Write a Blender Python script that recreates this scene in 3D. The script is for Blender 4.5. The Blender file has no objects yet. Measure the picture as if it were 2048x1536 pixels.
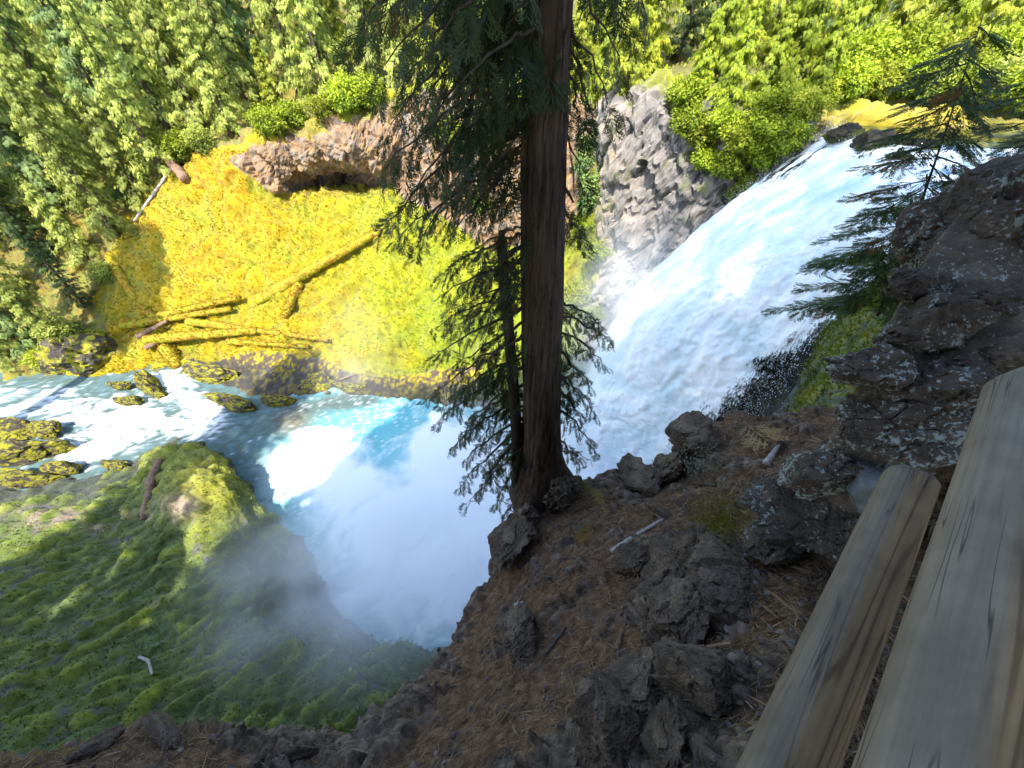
import bpy, math, random
import numpy as np
from mathutils import Vector, Matrix
from mathutils.bvhtree import BVHTree

# ------------------------------------------------------------------ camera, sky, sun, exposure
scene = bpy.context.scene
COL = scene.collection
PITCH = math.radians(45.0)          # below the horizon
FOC = 770.0                         # focal length in pixels of the 2048 px wide photograph
cam_data = bpy.data.cameras.new('camera')
cam_data.sensor_width = 36.0
cam_data.lens = 36.0 * FOC / 2048.0
cam_data.clip_start = 0.05
cam_data.clip_end = 600.0
camera = bpy.data.objects.new('camera', cam_data)
camera.rotation_euler = (math.pi / 2 - PITCH, 0, 0)
COL.objects.link(camera)
scene.camera = camera

SUN = Vector((-0.16, -0.52, 0.84)).normalized()      # towards the sun, behind the viewer
world = bpy.data.worlds.new('World')
scene.world = world
world.use_nodes = True
wn = world.node_tree
wn.nodes.clear()
sky = wn.nodes.new('ShaderNodeTexSky')
sky.sky_type = 'NISHITA'
sky.sun_disc = False
sky.sun_elevation = math.asin(SUN.z)
sky.sun_rotation = math.atan2(SUN.x, SUN.y)
bg = wn.nodes.new('ShaderNodeBackground')
bg.inputs['Strength'].default_value = 0.15
wo = wn.nodes.new('ShaderNodeOutputWorld')
wn.links.new(sky.outputs[0], bg.inputs[0])
wn.links.new(bg.outputs[0], wo.inputs[0])
sun_data = bpy.data.lights.new('sun', 'SUN')
sun_data.energy = 2.5
sun_data.angle = math.radians(0.5)
sun_data.color = (1.0, 0.95, 0.86)
sun = bpy.data.objects.new('sun', sun_data)
sun.rotation_euler = (-SUN).to_track_quat('-Z', 'Y').to_euler()
sun.location = SUN * 60
COL.objects.link(sun)
vs = scene.view_settings
vs.view_transform = 'Standard'
vs.look = 'None'
vs.gamma = 1.0
vs.use_curve_mapping = False
vs.exposure = 2.2
scene.render.engine = 'CYCLES'
cy = scene.cycles
cy.use_denoising = True
try:
    cy.denoiser = 'OPENIMAGEDENOISE'
except Exception:
    pass
cy.max_bounces = 7
cy.diffuse_bounces = 4
cy.glossy_bounces = 2
cy.transmission_bounces = 4
cy.transparent_max_bounces = 12
cy.volume_bounces = 3
cy.volume_step_rate = 1.5
cy.volume_max_steps = 128
cy.caustics_reflective = False
cy.caustics_refractive = False

# ------------------------------------------------------------------ helpers
rng = np.random.default_rng(7)
random.seed(7)
CP, SP = math.cos(PITCH), math.sin(PITCH)


def ray(u, v):
    """direction of a photograph pixel, forward component 1"""
    a, b = (u - 1024.0) / FOC, (768.0 - v) / FOC
    return np.array([a, CP + b * SP, -SP + b * CP])


def PY(u, v, y):
    r = ray(u, v)
    return r * (y / r[1])


def PZ(u, v, z):
    r = ray(u, v)
    return r * (z / r[2])


def PD(u, v, d):
    return ray(u, v) * d


def proj(P):
    """world points (n,3) -> photograph pixels and forward depth"""
    d = P[:, 1] * CP - P[:, 2] * SP
    up = P[:, 1] * SP + P[:, 2] * CP
    d = np.maximum(d, 1e-3)
    return 1024 + FOC * P[:, 0] / d, 768 - FOC * up / d, d


def _hash(ix, iy, iz, seed):
    h = (ix * 374761393 + iy * 668265263 + iz * 2147483647 + seed * 974711) & 0xFFFFFFFF
    h = ((h ^ (h >> 13)) * 1274126177) & 0xFFFFFFFF
    h = ((h ^ (h >> 16)) * 2246822519) & 0xFFFFFFFF
    h = h ^ (h >> 15)
    return h


def noise3(P, seed=0):
    """value-gradient noise in about -1..1 at points (n,3)"""
    P = np.asarray(P, float)
    i = np.floor(P).astype(np.int64)
    f = P - i
    w = f * f * f * (f * (f * 6 - 15) + 10)
    out = np.zeros(len(P))
    for dx in (0, 1):
        for dy in (0, 1):
            for dz in (0, 1):
                h = _hash(i[:, 0] + dx, i[:, 1] + dy, i[:, 2] + dz, seed)
                gx = ((h & 1023) / 511.5 - 1)
                gy = (((h >> 10) & 1023) / 511.5 - 1)
                gz = (((h >> 20) & 1023) / 511.5 - 1)
                g = gx * (f[:, 0] - dx) + gy * (f[:, 1] - dy) + gz * (f[:, 2] - dz)
                ww = (w[:, 0] if dx else 1 - w[:, 0]) * (w[:, 1] if dy else 1 - w[:, 1]) * (w[:, 2] if dz else 1 - w[:, 2])
                out += g * ww
    return np.clip(out * 1.6, -1.2, 1.2)


def fbm(P, octs=4, gain=0.5, lac=2.03, seed=0, mode='fbm'):
    P = np.asarray(P, float)
    a, t, o = 1.0, 0.0, np.zeros(len(P))
    for k in range(octs):
        n = noise3(P, seed + 17 * k)
        if mode == 'billow':
            n = np.abs(n) * 2 - 0.6
        elif mode == 'ridge':
            n = 0.6 - np.abs(n) * 2
        o += a * n
        t += a
        a *= gain
        P = P * lac + 13.7
    return o / t


def worley(P, seed=0):
    """block pattern: height of the block's tilted face, and distance to the nearest joint"""
    P = np.asarray(P, float)
    i0 = np.floor(P).astype(np.int64)
    f1 = np.full(len(P), 9.0)
    f2 = np.full(len(P), 9.0)
    hv = np.zeros(len(P))
    for dx in (-1, 0, 1):
        for dy in (-1, 0, 1):
            for dz in (-1, 0, 1):
                i = i0 + np.array([dx, dy, dz])
                h = _hash(i[:, 0], i[:, 1], i[:, 2], seed)
                h2 = _hash(i[:, 0], i[:, 1], i[:, 2], seed + 5)
                c = i + np.stack([(h & 1023) / 1023, ((h >> 10) & 1023) / 1023, ((h >> 20) & 1023) / 1023], 1)
                dv = P - c
                d = np.linalg.norm(dv, axis=1)
                t = np.stack([(h2 & 1023) / 511.5 - 1, ((h2 >> 10) & 1023) / 511.5 - 1, ((h2 >> 20) & 1023) / 511.5 - 1], 1)
                val = ((h >> 5) & 1023) / 511.5 - 1 + 0.9 * (dv * t).sum(1)
                nearer = d < f1
                f2 = np.where(nearer, f1, np.minimum(f2, d))
                hv = np.where(nearer, val, hv)
                f1 = np.where(nearer, d, f1)
    return hv, f2 - f1


def sstep(x, a, b):
    t = np.clip((x - a) / (b - a), 0, 1)
    return t * t * (3 - 2 * t)


def mesh_np(name, V, F, mat=None, col=None, attrs=None, smooth=True):
    """V (n,3); F list of arrays (m,3) or (m,4)"""
    if not isinstance(F, (list, tuple)):
        F = [F]
    F = [np.asarray(f, np.int32) for f in F if len(f)]
    me = bpy.data.meshes.new(name)
    V = np.ascontiguousarray(V, np.float32)
    me.vertices.add(len(V))
    me.vertices.foreach_set('co', V.ravel())
    nl = sum(f.size for f in F)
    me.loops.add(nl)
    me.loops.foreach_set('vertex_index', np.concatenate([f.ravel() for f in F]))
    tot = np.concatenate([np.full(len(f), f.shape[1], np.int32) for f in F])
    st = np.concatenate([[0], np.cumsum(tot)[:-1]]).astype(np.int32)
    me.polygons.add(len(tot))
    me.polygons.foreach_set('loop_start', st)
    try:
        me.polygons.foreach_set('loop_total', tot)
    except Exception:
        pass
    me.polygons.foreach_set('use_smooth', np.full(len(tot), smooth))
    me.update(calc_edges=True)
    if col is not None:
        c = np.ones((len(V), 4), np.float32)
        c[:, :3] = col
        a = me.attributes.new('Col', 'FLOAT_COLOR', 'POINT')
        a.data.foreach_set('color', c.ravel())
    for k, val in (attrs or {}).items():
        a = me.attributes.new(k, 'FLOAT', 'POINT')
        a.data.foreach_set('value', np.asarray(val, np.float32))
    if mat:
        me.materials.append(mat)
    return me


def set_flat(me, mask):
    me.polygons.foreach_set('use_smooth', ~np.asarray(mask, bool))


def add(name, me, parent=None, label=None, cat=None, group=None, kind=None, loc=None):
    o = bpy.data.objects.new(name, me)
    COL.objects.link(o)
    if parent is not None:
        o.parent = parent
    if loc is not None:
        o.location = loc
    if label:
        o['label'] = label
    if cat:
        o['category'] = cat
    if group:
        o['group'] = group
    if kind:
        o['kind'] = kind
    return o


def grid_faces(nu, nv):
    i = np.arange(nu - 1)[:, None] * nv + np.arange(nv - 1)[None, :]
    i = i.ravel()
    return np.stack([i, i + nv, i + nv + 1, i + 1], 1)


def resample(pts, n, weight=None):
    p = np.asarray(pts, float)
    seg = np.linalg.norm(np.diff(p, axis=0), axis=1)
    if weight is not None:
        mid = (p[1:] + p[:-1]) / 2
        seg = seg * weight(mid)
    s = np.concatenate([[0], np.cumsum(seg)])
    t = np.linspace(0, s[-1], n)
    q = np.stack([np.interp(t, s, p[:, k]) for k in range(3)], 1)
    for _ in range(2):
        q[1:-1] = q[1:-1] * 0.5 + (q[2:] + q[:-2]) * 0.25
    return q


def loft(cols, nu, nv, weight=None, pw=None):
    C = np.stack([resample(c, nv, weight) for c in cols])          # (m,nv,3)
    m = len(C)
    d = np.linalg.norm(np.diff(C, axis=0), axis=2).mean(1)
    if pw is not None:
        d = d * np.asarray(pw)
    s = np.concatenate([[0], np.cumsum(d)])
    t = np.linspace(0, s[-1], nu)
    k = np.clip(np.searchsorted(s, t, side='right') - 1, 0, m - 2)
    f = ((t - s[k]) / (s[k + 1] - s[k]))[:, None, None]
    P0, P1, P2, P3 = C[np.maximum(k - 1, 0)], C[k], C[k + 1], C[np.minimum(k + 2, m - 1)]
    lin = P1 * (1 - f) + P2 * f
    cr = 0.5 * (2 * P1 + (P2 - P0) * f + (2 * P0 - 5 * P1 + 4 * P2 - P3) * f ** 2 + (3 * P1 - P0 - 3 * P2 + P3) * f ** 3)
    return lin * 0.4 + cr * 0.6


def grid_normals(G):
    du = np.gradient(G, axis=0)
    dv = np.gradient(G, axis=1)
    n = np.cross(du, dv)
    return n / np.maximum(np.linalg.norm(n, axis=2, keepdims=True), 1e-9)


def blob(u, v, cu, cv, ru, rv, rot=0.0):
    c, s = math.cos(rot), math.sin(rot)
    x, y = u - cu, v - cv
    a, b = (x * c + y * s) / ru, (-x * s + y * c) / rv
    return np.exp(-(a * a + b * b))


def inpoly(u, v, poly):
    u, v = np.asarray(u, float), np.asarray(v, float)
    r = np.zeros(u.shape, bool)
    n = len(poly)
    for i in range(n):
        x1, y1 = poly[i]
        x2, y2 = poly[(i + 1) % n]
        c = ((y1 > v) != (y2 > v)) & (u < (x2 - x1) * (v - y1) / (y2 - y1 + 1e-12) + x1)
        r ^= c
    return r


def mixc(a, b, t):
    return a + (np.asarray(b) - a) * t[:, None]


def tube(path, radii, sides=8, cap=True, wob=0.0, seed=0):
    """verts, faces of a tapered tube along path (n,3)"""
    p = np.asarray(path, float)
    n = len(p)
    t = np.gradient(p, axis=0)
    t /= np.maximum(np.linalg.norm(t, axis=1, keepdims=True), 1e-9)
    ref = np.array([0.31, 0.47, 0.83])
    if abs(t[0] @ ref) > 0.9:
        ref = np.array([1.0, 0, 0])
    a = np.cross(t, ref)
    a /= np.maximum(np.linalg.norm(a, axis=1, keepdims=True), 1e-9)
    b = np.cross(t, a)
    ang = np.linspace(0, 2 * np.pi, sides, endpoint=False)
    r = np.asarray(radii, float).reshape(n, 1) * np.ones((1, sides))
    V = p[:, None] + r[..., None] * (np.cos(ang)[None, :, None] * a[:, None] + np.sin(ang)[None, :, None] * b[:, None])
    if wob:
        q = V.reshape(-1, 3)
        s = np.mean(radii) * 1.2
        w = fbm(q / s, 3, seed=seed).reshape(n, sides)
        V = p[:, None] + (V - p[:, None]) * (1 + wob * w)[..., None]
    V = V.reshape(-1, 3)
    i = np.arange(n - 1)[:, None] * sides + np.arange(sides)[None]
    j = np.arange(n - 1)[:, None] * sides + (np.arange(sides)[None] + 1) % sides
    Q = np.stack([i, j, j + sides, i + sides], -1).reshape(-1, 4)
    T = np.zeros((0, 3), int)
    if cap:
        V = np.vstack([V, p[:1], p[-1:]])
        k = np.arange(sides)
        k2 = (k + 1) % sides
        T = np.vstack([np.stack([k2, k, np.full(sides, n * sides)], 1),
                       np.stack([k + (n - 1) * sides, k2 + (n - 1) * sides, np.full(sides, n * sides + 1)], 1)])
    return V, Q, T


class Acc:
    """collects vertices, quads, triangles and colours"""
    def __init__(self):
        self.V, self.Q, self.T, self.C, self.n = [], [], [], [], 0

    def put(self, V, Q=None, T=None, col=None):
        if Q is not None and len(Q):
            self.Q.append(np.asarray(Q) + self.n)
        if T is not None and len(T):
            self.T.append(np.asarray(T) + self.n)
        self.V.append(V)
        if col is not None:
            self.C.append(np.broadcast_to(np.asarray(col, float), (len(V), 3)))
        self.n += len(V)

    def mesh(self, name, mat, smooth=True):
        F = []
        if self.Q:
            F.append(np.vstack(self.Q))
        if self.T:
            F.append(np.vstack(self.T))
        return mesh_np(name, np.vstack(self.V), F, mat, np.vstack(self.C) if self.C else None, smooth=smooth)


def stamp(TV, TT, M, name, mat, col=None, smooth=False):
    """template (k,3),(m,3) copied by matrices M (n,3,4) -> one mesh; col (n,3)"""
    n, k = len(M), len(TV)
    V = np.einsum('nij,kj->nki', M[:, :, :3], TV) + M[:, None, :, 3]
    T = (TT[None] + (np.arange(n) * k)[:, None, None]).reshape(-1, TT.shape[1])
    c = None if col is None else np.repeat(col, k, axis=0)
    return mesh_np(name, V.reshape(-1, 3), T, mat, c, smooth=smooth)


def frames(axis, normal, scale):
    """matrices (n,3,3): x=side, y=axis, z=normal, scaled"""
    y = axis / np.maximum(np.linalg.norm(axis, axis=1, keepdims=True), 1e-9)
    x = np.cross(y, normal)
    x /= np.maximum(np.linalg.norm(x, axis=1, keepdims=True), 1e-9)
    z = np.cross(x, y)
    return np.stack([x, y, z], 2) * np.asarray(scale).reshape(-1, 1, 1)


# ------------------------------------------------------------------ materials
def nodes_of(name):
    m = bpy.data.materials.new(name)
    m.use_nodes = True
    nt = m.node_tree
    nt.nodes.clear()
    out = nt.nodes.new('ShaderNodeOutputMaterial')

    def N(kind, **kw):
        nd = nt.nodes.new(kind)
        for k, val in kw.items():
            if k.startswith('i_'):
                key = k[2:].replace('_', ' ')
                nd.inputs[int(key) if key.isdigit() else key].default_value = val
            else:
                setattr(nd, k, val)
        return nd

    def L(a, b, ao=0, bi=0):
        nt.links.new(a.outputs[ao], b.inputs[bi])
    return m, nt, out, N, L


def ramp(N, stops):
    r = N('ShaderNodeValToRGB')
    e = r.color_ramp.elements
    while len(e) < len(stops):
        e.new(0.5)
    for k, (p, c) in enumerate(stops):
        e[k].position = p
        e[k].color = (c, c, c, 1) if not isinstance(c, tuple) else (*c, 1)
    return r


def surface_mat(name, scale=3.0, var=0.35, bump=0.5, bdist=0.05, rough=0.85, detail=8, spec=0.25, sheen=0.0, fine=None):
    """colour from the Col attribute, broken up by noise, with noise relief"""
    m, nt, out, N, L = nodes_of(name)
    at = N('ShaderNodeAttribute', attribute_name='Col')
    tc = N('ShaderNodeTexCoord')
    nz = N('ShaderNodeTexNoise', i_Scale=scale, i_Detail=detail, i_Roughness=0.65)
    L(tc, nz, 3 if False else 'Object', 'Vector')
    mr = N('ShaderNodeMapRange')
    mr.inputs['From Min'].default_value = 0.3
    mr.inputs['From Max'].default_value = 0.7
    mr.inputs['To Min'].default_value = 1 - var
    mr.inputs['To Max'].default_value = 1 + var
    L(nz, mr, 'Fac', 'Value')
    mx = N('ShaderNodeMix', data_type='RGBA', blend_type='MULTIPLY')
    mx.inputs[0].default_value = 1.0
    nt.links.new(at.outputs['Color'], mx.inputs[6])
    nt.links.new(mr.outputs['Result'], mx.inputs[7])
    b = N('ShaderNodeBsdfPrincipled', i_Roughness=rough)
    b.inputs['Specular IOR Level'].default_value = spec
    if sheen:
        b.inputs['Sheen Weight'].default_value = sheen
        b.inputs['Sheen Roughness'].default_value = 0.6
    nt.links.new(mx.outputs[2], b.inputs['Base Color'])
    nf = N('ShaderNodeTexNoise', i_Scale=fine or scale * 4, i_Detail=6, i_Roughness=0.7)
    L(tc, nf, 'Object', 'Vector')
    bp = N('ShaderNodeBump', i_Strength=bump, i_Distance=bdist)
    L(nf, bp, 'Fac', 'Height')
    L(bp, b, 'Normal', 'Normal')
    L(b, out, 0, 0)
    return m


def foliage_mat(name, rough=0.55, trans=0.35, vary=0.25):
    m, nt, out, N, L = nodes_of(name)
    at = N('ShaderNodeAttribute', attribute_name='Col')
    oi = N('ShaderNodeObjectInfo')
    mr = N('ShaderNodeMapRange')
    mr.inputs['To Min'].default_value = 1 - vary
    mr.inputs['To Max'].default_value = 1 + vary
    L(oi, mr, 'Random', 'Value')
    mx = N('ShaderNodeMix', data_type='RGBA', blend_type='MULTIPLY')
    mx.inputs[0].default_value = 1.0
    nt.links.new(at.outputs['Color'], mx.inputs[6])
    nt.links.new(mr.outputs['Result'], mx.inputs[7])
    b = N('ShaderNodeBsdfPrincipled', i_Roughness=rough)
    b.inputs['Specular IOR Level'].default_value = 0.3
    t = N('ShaderNodeBsdfTranslucent')
    nt.links.new(mx.outputs[2], b.inputs['Base Color'])
    nt.links.new(mx.outputs[2], t.inputs['Color'])
    ms = N('ShaderNodeMixShader')
    ms.inputs[0].default_value = trans
    L(b, ms, 0, 1)
    L(t, ms, 0, 2)
    L(ms, out, 0, 0)
    return m


def bark_mat(name, c1, c2, sc=(18, 18, 1.6), bump=0.9, bdist=0.02, moss=None):
    m, nt, out, N, L = nodes_of(name)
    tc = N('ShaderNodeTexCoord')
    mp = N('ShaderNodeMapping')
    mp.inputs['Scale'].default_value = sc
    L(tc, mp, 'Object', 'Vector')
    n1 = N('ShaderNodeTexNoise', i_Scale=1.0, i_Detail=9, i_Roughness=0.7, i_Distortion=0.5)
    L(mp, n1, 0, 'Vector')
    r = ramp(N, [(0.32, c1), (0.5, tuple((a + b) / 2 for a, b in zip(c1, c2))), (0.68, c2)])
    L(n1, r, 'Fac', 0)
    b = N('ShaderNodeBsdfPrincipled', i_Roughness=0.85)
    b.inputs['Specular IOR Level'].default_value = 0.2
    last = r
    if moss:
        n2 = N('ShaderNodeTexNoise', i_Scale=moss[1], i_Detail=6, i_Roughness=0.65)
        L(tc, n2, 'Object', 'Vector')
        r2 = ramp(N, [(moss[2], 0.0), (moss[2] + 0.09, 1.0)])
        L(n2, r2, 'Fac', 0)
        mx = N('ShaderNodeMix', data_type='RGBA')
        nt.links.new(r2.outputs[0], mx.inputs[0])
        nt.links.new(r.outputs[0], mx.inputs[6])
        mx.inputs[7].default_value = (*moss[0], 1)
        nt.links.new(mx.outputs[2], b.inputs['Base Color'])
    else:
        L(r, b, 0, 'Base Color')
    bp = N('ShaderNodeBump', i_Strength=bump, i_Distance=bdist)
    L(n1, bp, 'Fac', 'Height')
    L(bp, b, 'Normal', 'Normal')
    L(b, out, 0, 0)
    return m


def lava_mat(name, base=(0.055, 0.05, 0.05), lich=0.62, lcol=(0.32, 0.36, 0.33), sc=1.0, pits=1.0, mosscol=None, mossat=0.62, bd=None, msc=None):
    """vesicular basalt with pale lichen spots"""
    m, nt, out, N, L = nodes_of(name)
    tc = N('ShaderNodeTexCoord')
    n1 = N('ShaderNodeTexNoise', i_Scale=7 * sc, i_Detail=10, i_Roughness=0.7)
    L(tc, n1, 'Object', 'Vector')
    d = tuple(c * 0.45 for c in base)
    e = tuple(c * 2.0 for c in base)
    r1 = ramp(N, [(0.3, d), (0.5, base), (0.72, e)])
    L(n1, r1, 'Fac', 0)
    n2 = N('ShaderNodeTexNoise', i_Scale=44 * sc, i_Detail=6, i_Roughness=0.68)
    L(tc, n2, 'Object', 'Vector')
    n3 = N('ShaderNodeTexNoise', i_Scale=4.5 * sc, i_Detail=3)
    L(tc, n3, 'Object', 'Vector')
    ad = N('ShaderNodeMath', operation='MULTIPLY_ADD')
    ad.inputs[1].default_value = 0.45
    L(n3, ad, 'Fac', 0)
    nt.links.new(n2.outputs['Fac'], ad.inputs[2])
    sb = N('ShaderNodeMath', operation='SUBTRACT')
    sb.inputs[1].default_value = 0.225
    L(ad, sb, 0, 0)
    r2 = ramp(N, [(lich, 0.0), (lich + 0.035, 0.85)])
    L(sb, r2, 0, 0)
    mx = N('ShaderNodeMix', data_type='RGBA')
    nt.links.new(r2.outputs[0], mx.inputs[0])
    nt.links.new(r1.outputs[0], mx.inputs[6])
    mx.inputs[7].default_value = (*lcol, 1)
    colout = mx.outputs[2]
    if mosscol:
        n4 = N('ShaderNodeTexNoise', i_Scale=msc or 5 * sc, i_Detail=6, i_Roughness=0.65)
        L(tc, n4, 'Object', 'Vector')
        r4 = ramp(N, [(mossat, 0.0), (mossat + 0.08, 1.0)])
        L(n4, r4, 'Fac', 0)
        m2 = N('ShaderNodeMix', data_type='RGBA')
        nt.links.new(r4.outputs[0], m2.inputs[0])
        nt.links.new(colout, m2.inputs[6])
        m2.inputs[7].default_value = (*mosscol, 1)
        colout = m2.outputs[2]
    b = N('ShaderNodeBsdfPrincipled', i_Roughness=0.9)
    b.inputs['Specular IOR Level'].default_value = 0.25
    nt.links.new(colout, b.inputs['Base Color'])
    vo = N('ShaderNodeTexVoronoi', i_Scale=60 * sc)
    L(tc, vo, 'Object', 'Vector')
    rv = ramp(N, [(0.0, 0.0), (0.45, 1.0)])
    L(vo, rv, 'Distance', 0)
    nb = N('ShaderNodeTexNoise', i_Scale=45 * sc, i_Detail=8, i_Roughness=0.75)
    L(tc, nb, 'Object', 'Vector')
    a2 = N('ShaderNodeMath', operation='MULTIPLY_ADD')
    a2.inputs[1].default_value = 0.5 * pits
    L(rv, a2, 0, 0)
    nt.links.new(nb.outputs['Fac'], a2.inputs[2])
    bp = N('ShaderNodeBump', i_Strength=0.9, i_Distance=bd or 0.014 / sc)
    L(a2, bp, 0, 'Height')
    L(bp, b, 'Normal', 'Normal')
    L(b, out, 0, 0)
    return m


def wood_mat(name, light, dark, axis_scale=(11, 11, 0.45), line=0.7):
    m, nt, out, N, L = nodes_of(name)
    tc = N('ShaderNodeTexCoord')
    mp = N('ShaderNodeMapping')
    mp.inputs['Scale'].default_value = axis_scale
    L(tc, mp, 'Object', 'Vector')
    n1 = N('ShaderNodeTexNoise', i_Scale=1.0, i_Detail=2, i_Roughness=0.45, i_Distortion=0.4)
    L(mp, n1, 0, 'Vector')
    # growth lines: bands of a slowly varying field
    mu = N('ShaderNodeMath', operation='MULTIPLY')
    mu.inputs[1].default_value = 85.0
    L(n1, mu, 'Fac', 0)
    sn = N('ShaderNodeMath', operation='SINE')
    L(mu, sn)
    at = N('ShaderNodeAttribute', attribute_name='grain')
    sh_ = ramp(N, [(0.0, 0.0), (0.22, 0.75), (1.0, 1.0)])
    m01 = N('ShaderNodeMath', operation='MULTIPLY_ADD')
    m01.inputs[1].default_value = 0.5
    m01.inputs[2].default_value = 0.5
    L(sn, m01)
    L(m01, sh_)
    m11 = N('ShaderNodeMath', operation='MULTIPLY_ADD')
    m11.inputs[1].default_value = 2.0
    m11.inputs[2].default_value = -1.0
    L(sh_, m11)
    mg = N('ShaderNodeMath', operation='MULTIPLY')
    L(m11, mg)
    nt.links.new(at.outputs['Fac'], mg.inputs[1])
    mr = N('ShaderNodeMapRange')
    mr.inputs['From Min'].default_value = -1
    mr.inputs['From Max'].default_value = 1
    L(mg, mr, 0, 'Value')
    mx = N('ShaderNodeMix', data_type='RGBA')
    nt.links.new(mr.outputs[0], mx.inputs[0])
    mx.inputs[6].default_value = (*dark, 1)
    mx.inputs[7].default_value = (*light, 1)
    n2 = N('ShaderNodeTexNoise', i_Scale=5.0, i_Detail=6, i_Roughness=0.6)
    L(tc, n2, 'Object', 'Vector')
    r2 = ramp(N, [(0.3, 0.62), (0.7, 1.15)])
    L(n2, r2, 'Fac', 0)
    m2 = N('ShaderNodeMix', data_type='RGBA', blend_type='MULTIPLY')
    m2.inputs[0].default_value = 1.0
    nt.links.new(mx.outputs[2], m2.inputs[6])
    nt.links.new(r2.outputs[0], m2.inputs[7])
    # brown stain on the side that faces away, from the Col attribute
    ac = N('ShaderNodeAttribute', attribute_name='Col')
    m3 = N('ShaderNodeMix', data_type='RGBA', blend_type='MULTIPLY')
    m3.inputs[0].default_value = 1.0
    nt.links.new(m2.outputs[2], m3.inputs[6])
    nt.links.new(ac.outputs['Color'], m3.inputs[7])
    b = N('ShaderNodeBsdfPrincipled', i_Roughness=0.75)
    b.inputs['Specular IOR Level'].default_value = 0.2
    nf = N('ShaderNodeTexNoise', i_Scale=6.0, i_Detail=8, i_Roughness=0.7)
    L(mp, nf, 0, 'Vector')
    # drying cracks: thin dark lines along the grain
    mc = N('ShaderNodeMapping')
    mc.inputs['Scale'].default_value = (34, 34, 1.1)
    L(tc, mc, 'Object', 'Vector')
    nc = N('ShaderNodeTexNoise', i_Scale=1.0, i_Detail=2, i_Roughness=0.5)
    L(mc, nc, 0, 'Vector')
    rc_ = ramp(N, [(0.484, 1.0), (0.498, 0.22), (0.512, 1.0)])
    L(nc, rc_, 'Fac', 0)
    ns = N('ShaderNodeTexNoise', i_Scale=3.2, i_Detail=2)
    L(tc, ns, 'Object', 'Vector')
    rs_ = ramp(N, [(0.42, 0.0), (0.52, 1.0)])
    L(ns, rs_, 'Fac', 0)
    m4 = N('ShaderNodeMix', data_type='RGBA', blend_type='MULTIPLY')
    nt.links.new(rs_.outputs[0], m4.inputs[0])
    nt.links.new(m3.outputs[2], m4.inputs[6])
    nt.links.new(rc_.outputs[0], m4.inputs[7])
    # fine fibres
    rf_ = ramp(N, [(0.3, 0.8), (0.7, 1.18)])
    L(nf, rf_, 'Fac', 0)
    m5 = N('ShaderNodeMix', data_type='RGBA', blend_type='MULTIPLY')
    m5.inputs[0].default_value = 1.0
    nt.links.new(m4.outputs[2], m5.inputs[6])
    nt.links.new(rf_.outputs[0], m5.inputs[7])
    nt.links.new(m5.outputs[2], b.inputs['Base Color'])
    ad = N('ShaderNodeMath', operation='MULTIPLY_ADD')
    ad.inputs[1].default_value = line
    L(mg, ad)
    nt.links.new(nf.outputs['Fac'], ad.inputs[2])
    bp = N('ShaderNodeBump', i_Strength=0.35, i_Distance=0.004)
    L(ad, bp, 0, 'Height')
    L(bp, b, 'Normal', 'Normal')
    L(b, out, 0, 0)
    return m


def water_mat(name, rough=0.35, scale=6.0, bdist=0.06, alpha=False, sss=0.0):
    """white water / clear water: colour from Col, roughness from foam"""
    m, nt, out, N, L = nodes_of(name)
    at = N('ShaderNodeAttribute', attribute_name='Col')
    fo = N('ShaderNodeAttribute', attribute_name='foam')
    tc = N('ShaderNodeTexCoord')
    b = N('ShaderNodeBsdfPrincipled')
    mr = N('ShaderNodeMapRange')
    mr.inputs['To Min'].default_value = 0.12
    mr.inputs['To Max'].default_value = 0.75
    L(fo, mr, 'Fac', 'Value')
    L(mr, b, 0, 'Roughness')
    b.inputs['IOR'].default_value = 1.33
    b.inputs['Specular IOR Level'].default_value = 0.22
    L(at, b, 'Color', 'Base Color')
    nf = N('ShaderNodeTexNoise', i_Scale=scale, i_Detail=7, i_Roughness=0.65)
    L(tc, nf, 'Object', 'Vector')
    bp = N('ShaderNodeBump', i_Strength=0.7, i_Distance=bdist)
    L(nf, bp, 'Fac', 'Height')
    L(bp, b, 'Normal', 'Normal')
    last = b
    if alpha:
        al = N('ShaderNodeAttribute', attribute_name='thick')
        tr = N('ShaderNodeBsdfTransparent')
        nz = N('ShaderNodeTexNoise', i_Scale=5.0, i_Detail=5, i_Roughness=0.75)
        mp = N('ShaderNodeMapping')
        mp.inputs['Scale'].default_value = (1.6, 1.6, 0.55)
        L(tc, mp, 'Object', 'Vector')
        L(mp, nz, 0, 'Vector')
        s = N('ShaderNodeMath', operation='ADD')
        L(al, s, 'Fac', 0)
        nt.links.new(nz.outputs['Fac'], s.inputs[1])
        r = ramp(N, [(0.92, 0.0), (1.0, 1.0)])
        s2 = N('ShaderNodeMath', operation='MULTIPLY')
        s2.inputs[1].default_value = 0.75
        L(s, s2)
        r = ramp(N, [(0.66, 0.0), (0.80, 1.0)])
        L(s2, r, 0, 0)
        ms = N('ShaderNodeMixShader')
        L(r, ms, 0, 0)
        L(tr, ms, 0, 1)
        L(b, ms, 0, 2)
        last = ms
    L(last, out, 0, 0)
    return m


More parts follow.
